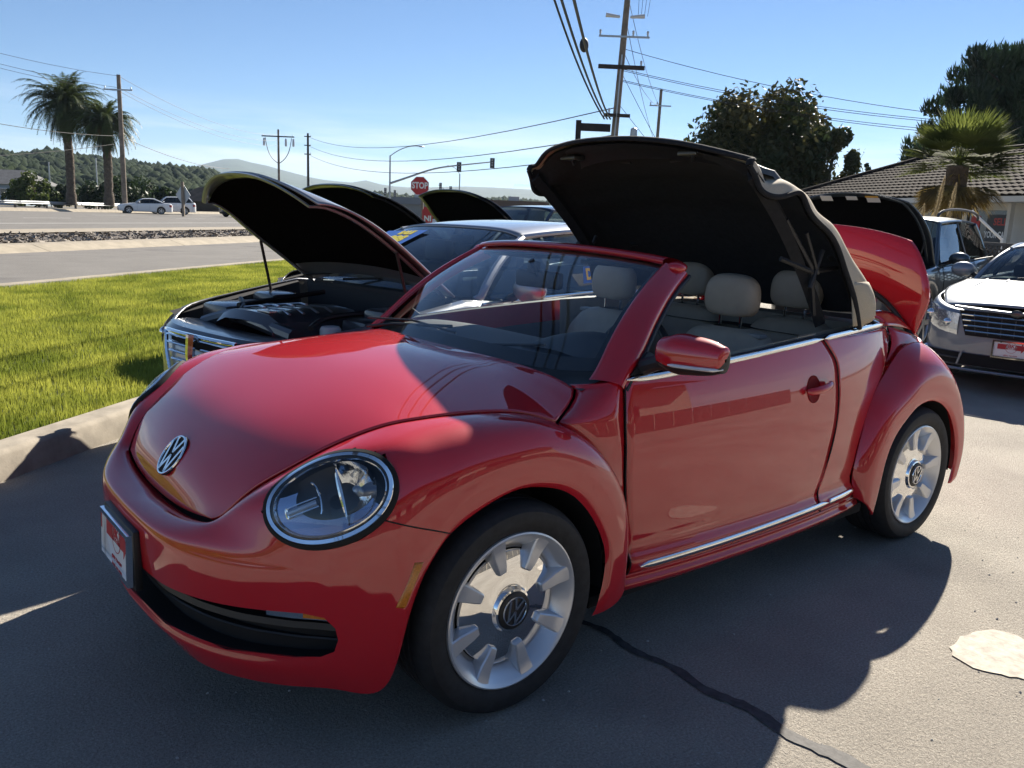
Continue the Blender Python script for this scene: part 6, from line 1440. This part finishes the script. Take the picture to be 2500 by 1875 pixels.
sg2 = at(1120,520,150)*(1,1,0); t = thing('street_light', 'slim grey street light beyond the mast arm', 'street light', tuple(sg2)); b = MB(); b.tube([(0,0,0),(0,0,8.2)], .11, 8); b.build('post', GALV, t); b = MB(); b.tube(spl([(0,0,8.1),tuple(-r_*.8+np.array([0,0,9.1])),tuple(-r_*1.8+np.array([0,0,9.5]))], 8), .05, 6); b.ball(tuple(-r_*2.0+np.array([0,0,9.5])), (.35,.25,.1), 8, 5); b.build('lamp_arm', GALV, t)
sg3 = at(1110,520,165)*(1,1,0); t = thing('traffic_signal', 'distant pair of black signal heads above the dark bonnet', 'traffic light', tuple(sg3)); b = MB(); b.tube([(0,0,0),(0,0,4.3)], .1, 8); b.build('mast', GALV, t); b = MB(); b.tube([(0,0,4.3),tuple(-r_*3.3+np.array([0,0,6.6]))], .06, 6); b.build('mast_arm', GALV, t); signal_head(t, tuple(-r_*2.9+np.array([0,0,6.3])), 1.4, False); signal_head(t, tuple(-r_*.9+np.array([0,0,5.7])), 1.4, False)
# stop sign
SRED = mat('sign_red', (.48,.025,.03), .45, noise=(3,.08,3)); SW = mat('sign_white', (.80,.80,.79), .45)
st = at(1030,530,36)*(1,1,0); zc_ = 1.495+(515-457)/56.9; t = thing('stop_sign', 'red octagonal stop sign on a wooden post', 'stop sign', tuple(st)); b = MB(); b.box((0,0,1.25), (.11,.11,2.5), rz=-yaw); b.build('post', WOOD, t, False)
Ms = frame(tuple(np.array([0,0,zc_])-r_*.10-f_*.09), tuple(r_), (0,0,1)); oct_ = [(.385*math.cos(R(22.5+45*k))/math.cos(R(22.5)), .385*math.sin(R(22.5+45*k))/math.cos(R(22.5))) for k in range(8)]
def pr(name, poly, z, h, m, M, par): b = MB(); b.prism(poly, h, c=(0,0,z)); b.v = [tuple(M @ Vector(v)) for v in b.v]; return b.build(name, m, par, False)
fc = pr('sign_face', oct_, 0, .004, SW, Ms, t); pr('red_field', [(x*.945, y*.945) for x, y in oct_], .0045, .002, SRED, Ms, fc); text_obj('sign_lettering', 'STOP', .36, SW, fc, Ms @ Matrix.Translation((0,.01,.008)), bold=.012, sx=.78)
# dealer pennant sign with mirrored IN
ni = at(1045,560,30)*(1,1,0); t = thing('pennant_sign', 'red arrow shaped sign lettered NI hanging below the stop sign', 'sign', tuple(ni)); b = MB(); b.box((0,.05,.95), (.07,.07,1.9), rz=-yaw); b.build('post', WOOD, t, False)
zs = 1.495+(516-527)/68; Ms = frame(tuple(np.array([0,0,zs])-f_*.10), tuple(r_), (0,0,1))
pr('sign_face', [(-.20,-.36),(.14,-.36),(.20,.17),(.09,.19),(.08,.27),(-.15,.29),(-.17,.20),(-.21,.17)], 0, .02, SRED, Ms, t)
text_obj('sign_lettering', 'NI', .26, SW, t, Ms @ Matrix.Translation((-.01,-.12,.024)), bold=.01)
# guard rail
gr0 = thing('guard_rail', 'long galvanised guard rail on wooden posts beyond the highway', 'guard rail', (0,0,0)); 
b = MB(); b.grid([[sd(a, 61.0+o_, .28+z) for z, o_ in ((.36,0),(.42,-.08),(.50,0),(.58,-.08),(.66,0))] for a in np.linspace(-40,330,40)]); b.build('rail', GALV, gr0)
for k in range(60): b = MB(); b.box(sd(-30+4*k, 61.15, .55), (.15,.15,.75), rz=ROADA); b.build('post', WOOD, gr0, False)
# backs of road signs, flag pole, lamp posts by the house
dm_ = at(447,500,72)*(1,1,0); t = thing('road_sign', 'diamond shaped road sign seen from behind on a wooden post', 'road sign', tuple(dm_)); b = MB(); b.box((0,0,1.5), (.20,.2,3.2), rz=-yaw); b.build('post', WOOD, t, False); Ms = frame(tuple(np.array([0,0,2.05])+f_*.12), tuple(r_), (0,0,1)); pr('sign_back', [(0,-.98),(.62,-.0),(0,.98),(-.62,0)], 0, .02, GALV, Ms, t)
fp = at(240,497,96)*(1,1,0); t = thing('flag_pole', 'white flag pole with a limp flag between the date palms', 'flag pole', tuple(fp)); b = MB(); b.tube([(0,0,0),(0,0,5.9)], .06, 8); b.build('pole', SW, t); b = MB(); b.grid([[tuple(r_*x*.5+np.array([0,0,z])+f_*.1*math.sin(z*5+x*9)) for x in (0,.5,1)] for z in np.linspace(1.0,2.6,8)]); b.build('flag', mat('flag_cloth', (.5,.3,.32), .8, noise=(4,.3,2,(.08,.10,.28))), t)
lp = at(125,492,98)*(1,1,0); t = thing('slim_post', 'slim pale post by the bush at far left', 'post', tuple(lp)); b = MB(); b.tube([(0,0,0),(0,0,5.2)], .07, 8); b.build('post', GALV, t); b = MB(); b.ball((0,0,5.2), .09, 8, 5); b.build('cap', GALV, t)
lp = at(790,505,90)*(1,1,0); t = thing('lamp_post', 'black lantern post above the dark bonnets', 'street light', tuple(lp)); b = MB(); b.tube([(0,0,0),(0,0,2.6)], .06, 8); b.build('post', DARKM, t); b = MB(); b.lathe([(0,.7),(.05,.65),(.22,.5),(.16,.1),(.05,0)], 8, (0,0,2.5)); b.build('lantern', DARKM, t)
# ================================================================== buildings
WALL = mat('white_stucco', (.62,.61,.57), .9, noise=(1.2,.08,5), bump=(60,.3,.004)); TILE = mat('roof_tile', (.034,.024,.021), .85, 0, .08, noise=(1.6,.45,5), bump=(30,.4,.01)); WOODG = mat('grey_fence_wood', (.10,.095,.09), .85, noise=(4,.35,5)); WINDK = mat('dark_window', (.02,.022,.026), .08, coat=.6)
# dealership bungalow: local x along the front (towards the right in view), y away
bl, br = at(1950,552,37)*(1,1,0), at(2720,590,21.5)*(1,1,0); ux = (br-bl); Lb = float(np.linalg.norm(ux)); ux /= Lb; uy = np.array([-ux[1], ux[0], 0]); 
if uy@np.array([f_[0],f_[1],0]) < 0: uy = -uy
bang = math.atan2(ux[1], ux[0]); bd = thing('tiled_bungalow', 'low white dealership bungalow with a brown barrel tile roof at right', 'building', tuple(bl), bang)
b = MB(); b.box((Lb/2,4.6,1.32), (Lb-1.4,8.0,2.64)); b.build('wall', WALL, bd, False)
def tile_roof(x0, x1, y0, z0, y1, z1, hip=0.0, name='roof_slope', par=bd, pitch=.30, course=.38):
    n = int((x1-x0)/pitch*6); m = int(math.hypot(y1-y0, z1-z0)/course); xs = np.linspace(x0, x1, n); G = []
    nz_ = np.array([-(z1-z0), (y1-y0)]); nz_ /= np.linalg.norm(nz_)
    for k in range(m+1):
        for e in (0,1):
            t = min(1, (k+(0 if e == 0 else .999))/m); y = y0+(y1-y0)*t; z = z0+(z1-z0)*t; lift = .035*(1-e)+.012
            wv = .035*np.abs(np.sin(math.pi*(xs-x0)/pitch))+lift; xx = xs if hip == 0 else x0+hip*t+(xs-x0)*(x1-x0-hip*t)/(x1-x0)
            G.append(np.stack([xx, y+nz_[0]*wv, z+nz_[1]*wv], 1))
    b = MB(); b.grid(np.array(G)); o = b.build(name, TILE, par, False); o['kind'] = 'stuff'; return o
rf = tile_roof(-.6, Lb+1, -.9, 2.58, 4.6, 4.55, hip=2.6)
b = MB(); b.grid([[(2.0,4.6,4.55),(Lb+1,4.6,4.55)],[(-.6,10.1,2.58),(Lb+1,10.1,2.58)]]); b.add([(-.6,-.9,2.56),(2.0,4.6,4.55),(-.6,10.1,2.56)], [(0,1,2)]); b.build('back_slope', TILE, bd, False)
b = MB(); b.tube([(2.0,4.6,4.64),(Lb+1,4.6,4.64)], .10, 8); b.tube([(-.6,-.9,2.66),(2.0,4.6,4.64)], .10, 8); b.build('ridge_tiles', TILE, bd)
b = MB(); b.box((Lb/2,-.86,2.50), (Lb+1.2,.05,.16)); b.build('fascia', mat('fascia_white', (.6,.59,.55), .7), bd, False)
b = MB(); b.box((Lb/2,-.1,2.46), (Lb,1.5,.03)); b.build('soffit', WALL, bd, False)
# lower wing to the left
tile_roof(-7.5, .6, 2.0, 2.35, 6.0, 3.55, name='wing_slope'); b = MB(); b.box((-3.5,6,1.2), (7.6,6,2.35)); b.build('wing_wall', WALL, bd, False)
# window with poster
def along(pxx, y0=.60):   # local x where the view ray of this column meets the front wall
    o = CAM-bl; d = dirpx(pxx, 560); ox, oy = o@ux, o@uy; dx, dy = d@ux, d@uy; t = (y0-oy)/dy; return ox+dx*t
xa, xb_ = along(2362), along(2466); zt_ = 2.28; b = MB(); b.box(((xa+xb_)/2,.59,1.35), (xb_-xa,.04,1.75)); wn_ = b.build('window', WINDK, bd, False)
for x in (xa, xb_): b = MB(); b.box((x,.57,1.35), (.06,.06,1.8)); b.build('window_frame', mat('frame_dark', (.04,.035,.03), .6), wn_, False)
pw = (xb_-xa); pc = xa+pw*.73; b = MB(); b.box((pc,.555,1.45), (pw*.50,.01,1.30)); ps = b.build('poster', mat('poster_dark', (.02,.028,.04), .4), bd, False)
Mp = frame((pc,.548,1.45), (1,0,0), (0,0,1)); text_obj('poster_lettering', 'SELL', .30, mat('poster_red', (.5,.06,.05), .5), ps, Mp @ Matrix.Translation((.12,.42,.002)), bold=.008); text_obj('poster_lettering', 'YOUR CAR!', .27, SW, ps, Mp @ Matrix.Translation((0,.02,.002)), bold=.008, sx=.72)
b = MB(); b.box((xa+pw*.2,.56,1.75), (pw*.22,.01,.6)); b.build('red_poster', SRED, bd, False)
for x in (along(2490), along(2560)): b = MB(); b.box((x,.2,1.3), (.14,.14,2.6)); b.build('porch_post', WALL, bd, False)
# white handrail poles
for i, (a, c_) in enumerate((((2372,515,20),(2446,585,20)),)):
    A, B_ = at(*a), at(*c_); o = MB().tube([tuple(A), tuple(B_), tuple(B_*(1,1,0))], .035, 8).build('white_pole', mat('white_pipe', (.75,.74,.70), .5), None); tag(o, 'white sloping pipe rail in front of the poster window', 'pipe rail')
# lattice fence
fa, fb = at(2352,575,14.5)*(1,1,0), at(2620,592,12.0)*(1,1,0); fu = fb-fa; Lf = float(np.linalg.norm(fu)); fu /= Lf; fang = math.atan2(fu[1], fu[0]); fe = thing('lattice_fence', 'grey wooden fence with a lattice band between bungalow and cars', 'fence', tuple(fa), fang)
for k in range(int(Lf/.12)):
    b = MB(); b.box((.06+.12*k,0,.42), (.112,.02,.84)); b.build('board', WOODG, fe, False)
for k in range(int(Lf/1.2)+1): b = MB(); b.box((1.2*k,.04,.68), (.10,.10,1.36)); b.build('post', WOODG, fe, False)
for z in (.86,1.34): b = MB(); b.box((Lf/2,0,z), (Lf,.06,.05)); b.build('rail', WOODG, fe, False)
for k in range(int(Lf/.11)):
    for sgn in (-1,1):
        Mx = Matrix.Rotation(sgn*math.pi/4, 4, 'Y'); b = MB(); b.box((.11*k+.05,.012*sgn,1.10), (.60,.010,.034), M=Mx); b.build('lattice_slat', WOODG, fe, False)
# house at the far left
ho = at(-10,492,100)*(1,1,0)+(0,0,.2); ht = thing('far_house', 'pale blue house with a grey roof at the far left edge', 'house', tuple(ho), -yaw); b = MB(); b.box((0,3,1.25), (7,6,2.5)); b.build('wall', mat('house_blue', (.32,.40,.46), .8), ht, False)
b = MB(); b.add([(-4,-.6,2.45),(4.6,-.6,2.45),(4.6,6.6,2.45),(-4,6.6,2.45),(-4,3,4.2),(2.2,3,4.2)], [(0,1,5,4),(1,2,5),(2,3,4,5),(3,0,4)]); b.build('roof', mat('roof_grey', (.14,.14,.14), .8, noise=(3,.2,4)), ht, False)
for x in (-1.5,1.0,2.6): 
    b = MB(); b.box((x,-.03,1.5), (.9,.06,1.0)); w_ = b.build('window', SW, ht, False); b = MB(); b.box((x,-.07,1.5), (.7,.03,.8)); b.build('pane', WINDK, w_, False)
# brown shed and long low stores behind the traffic
sh = at(500,507,98)*(1,1,0)+(0,0,.2); t = thing('brown_shed', 'brown pitched shed behind the guard rail', 'shed', tuple(sh), -yaw); b = MB(); b.add([(-3.6,0,0),(3.6,0,0),(3.6,4,0),(-3.6,4,0),(-3.6,0,1.4),(3.6,0,1.4),(3.6,4,1.4),(-3.6,4,1.4)], [(0,1,5,4),(1,2,6,5),(2,3,7,6),(3,0,4,7)]); b.build('wall', mat('shed_brown', (.10,.075,.055), .9), t, False); b = MB(); b.add([(-4,-.3,1.35),(4,-.3,1.35),(1.4,2,3.0),(-1.4,2,3.0),(4,4.3,1.35),(-4,4.3,1.35)], [(0,1,2,3),(1,4,2),(4,5,3,2),(5,0,3)]); b.build('roof', mat('shed_roof', (.12,.09,.07), .9, noise=(2,.3,4)), t, False)
for i, (x0, x1, D, h, col, lab) in enumerate(((965,1060,140,3.6,(.20,.21,.22),'long low grey store beyond the traffic lights'),(1175,1330,120,3.4,(.13,.085,.06),'low building with brown roof behind the dark blue car'))):
    A, B_ = at(x0,520,D)*(1,1,0), at(x1,527,D)*(1,1,0); L_ = float(np.linalg.norm(B_-A)); an = math.atan2(*(B_-A)[:2][::-1]); t = thing('far_store', lab, 'building', tuple(A), an); b = MB(); b.box((L_/2,6,h*.35), (L_,12,h*.7)); b.build('wall', mat('store_wall%d' % i, (.30,.29,.26), .9), t, False); b = MB(); b.box((L_/2,6,h*.85), (L_+1,13,h*.32)); b.build('roof', mat('store_roof%d' % i, col, .9), t, False)
    b = MB(); b.box((L_*.5,6,h*1.08), (1.6,1.6,.9)); b.build('roof_unit', mat('pale_unit', (.5,.5,.48), .7), t, False)
# added building and fence behind the camera, unseen but for reflections and fill light
rb = thing('added_building', 'long tan building added behind the camera for its reflection and fill light', 'building', (-8,-14.5,0), R(4)); b = MB(); b.box((8,-4,1.9), (26,7,3.8)); b.build('wall', mat('tan_wall', (.62,.55,.44), .9, noise=(.6,.1,4)), rb, False); b = MB(); b.add([(-6,0.4,3.7),(22,.4,3.7),(22,-4,5.4),(-6,-4,5.4),(22,-8.4,3.7),(-6,-8.4,3.7)], [(0,1,2,3),(3,2,4,5)]); b.build('roof', TILE, rb, False)
for k in range(5): b = MB(); b.box((-2+4.6*k,-.47,1.5), (1.9,.06,1.5)); b.build('window', WINDK, rb, False)
fe2 = thing('added_fence', 'dark plank fence added behind the camera for its reflection in the red door', 'fence', (-9,-9.5,0), R(2))  # invented fence, there only to reflect in the car paint
for k in range(26): b = MB(); b.box((.9*k,0,.55), (.84,.03,1.1)); b.build('board', WOODG, fe2, False)

# ================================================================== traffic
WHP = paint('white_paint', (.78,.78,.77), 0.0, .4); DGP = paint('dark_paint', (.05,.055,.06), .3, .35)
zf = .207
def far_car(name, label, px_, D, sp_, P, dirs=1, cat='car', yaw_=None, dz=zf): 
    q = at(*px_, D)*(1,1,0)+(0,0,dz); return make_car(name, label, tuple(q), (ROADA if dirs > 0 else ROADA+math.pi) if yaw_ is None else yaw_, P, dict(sp_), cat, 'cars on the highway', lod=False, glassm=PRIV)
VW_ = ROADA
far_car('white_sedan', 'white sedan on the highway left of the white utility car', (286,505), 77, SED, WHP, 1, yaw_=R(-14))
far_car('white_suv', 'white utility car close behind the white sedan', (352,508), 81, SUV, WHP, 1, yaw_=R(-14))
far_car('white_hatchback', 'white car cut by the left edge of the photo', (-42,500), 74, SED, WHP, -1, yaw_=R(150))
far_car('pickup_truck', 'dark pickup nose showing left of the raised grey bonnet', (545,512), 78, {**SUV, 'H':1.85}, DGP, 1, 'pickup', yaw_=R(18))
far_car('white_car', 'small white car beyond the dark bonnets by the stop post', (985,520), 62, SED, WHP, 1, yaw_=R(-35), dz=0)
far_car('parked_dark_car', 'small dark car beyond the pennant sign', (1075,527), 75, SUV, DGP, 1, yaw_=R(-35), dz=0)
haze_box()
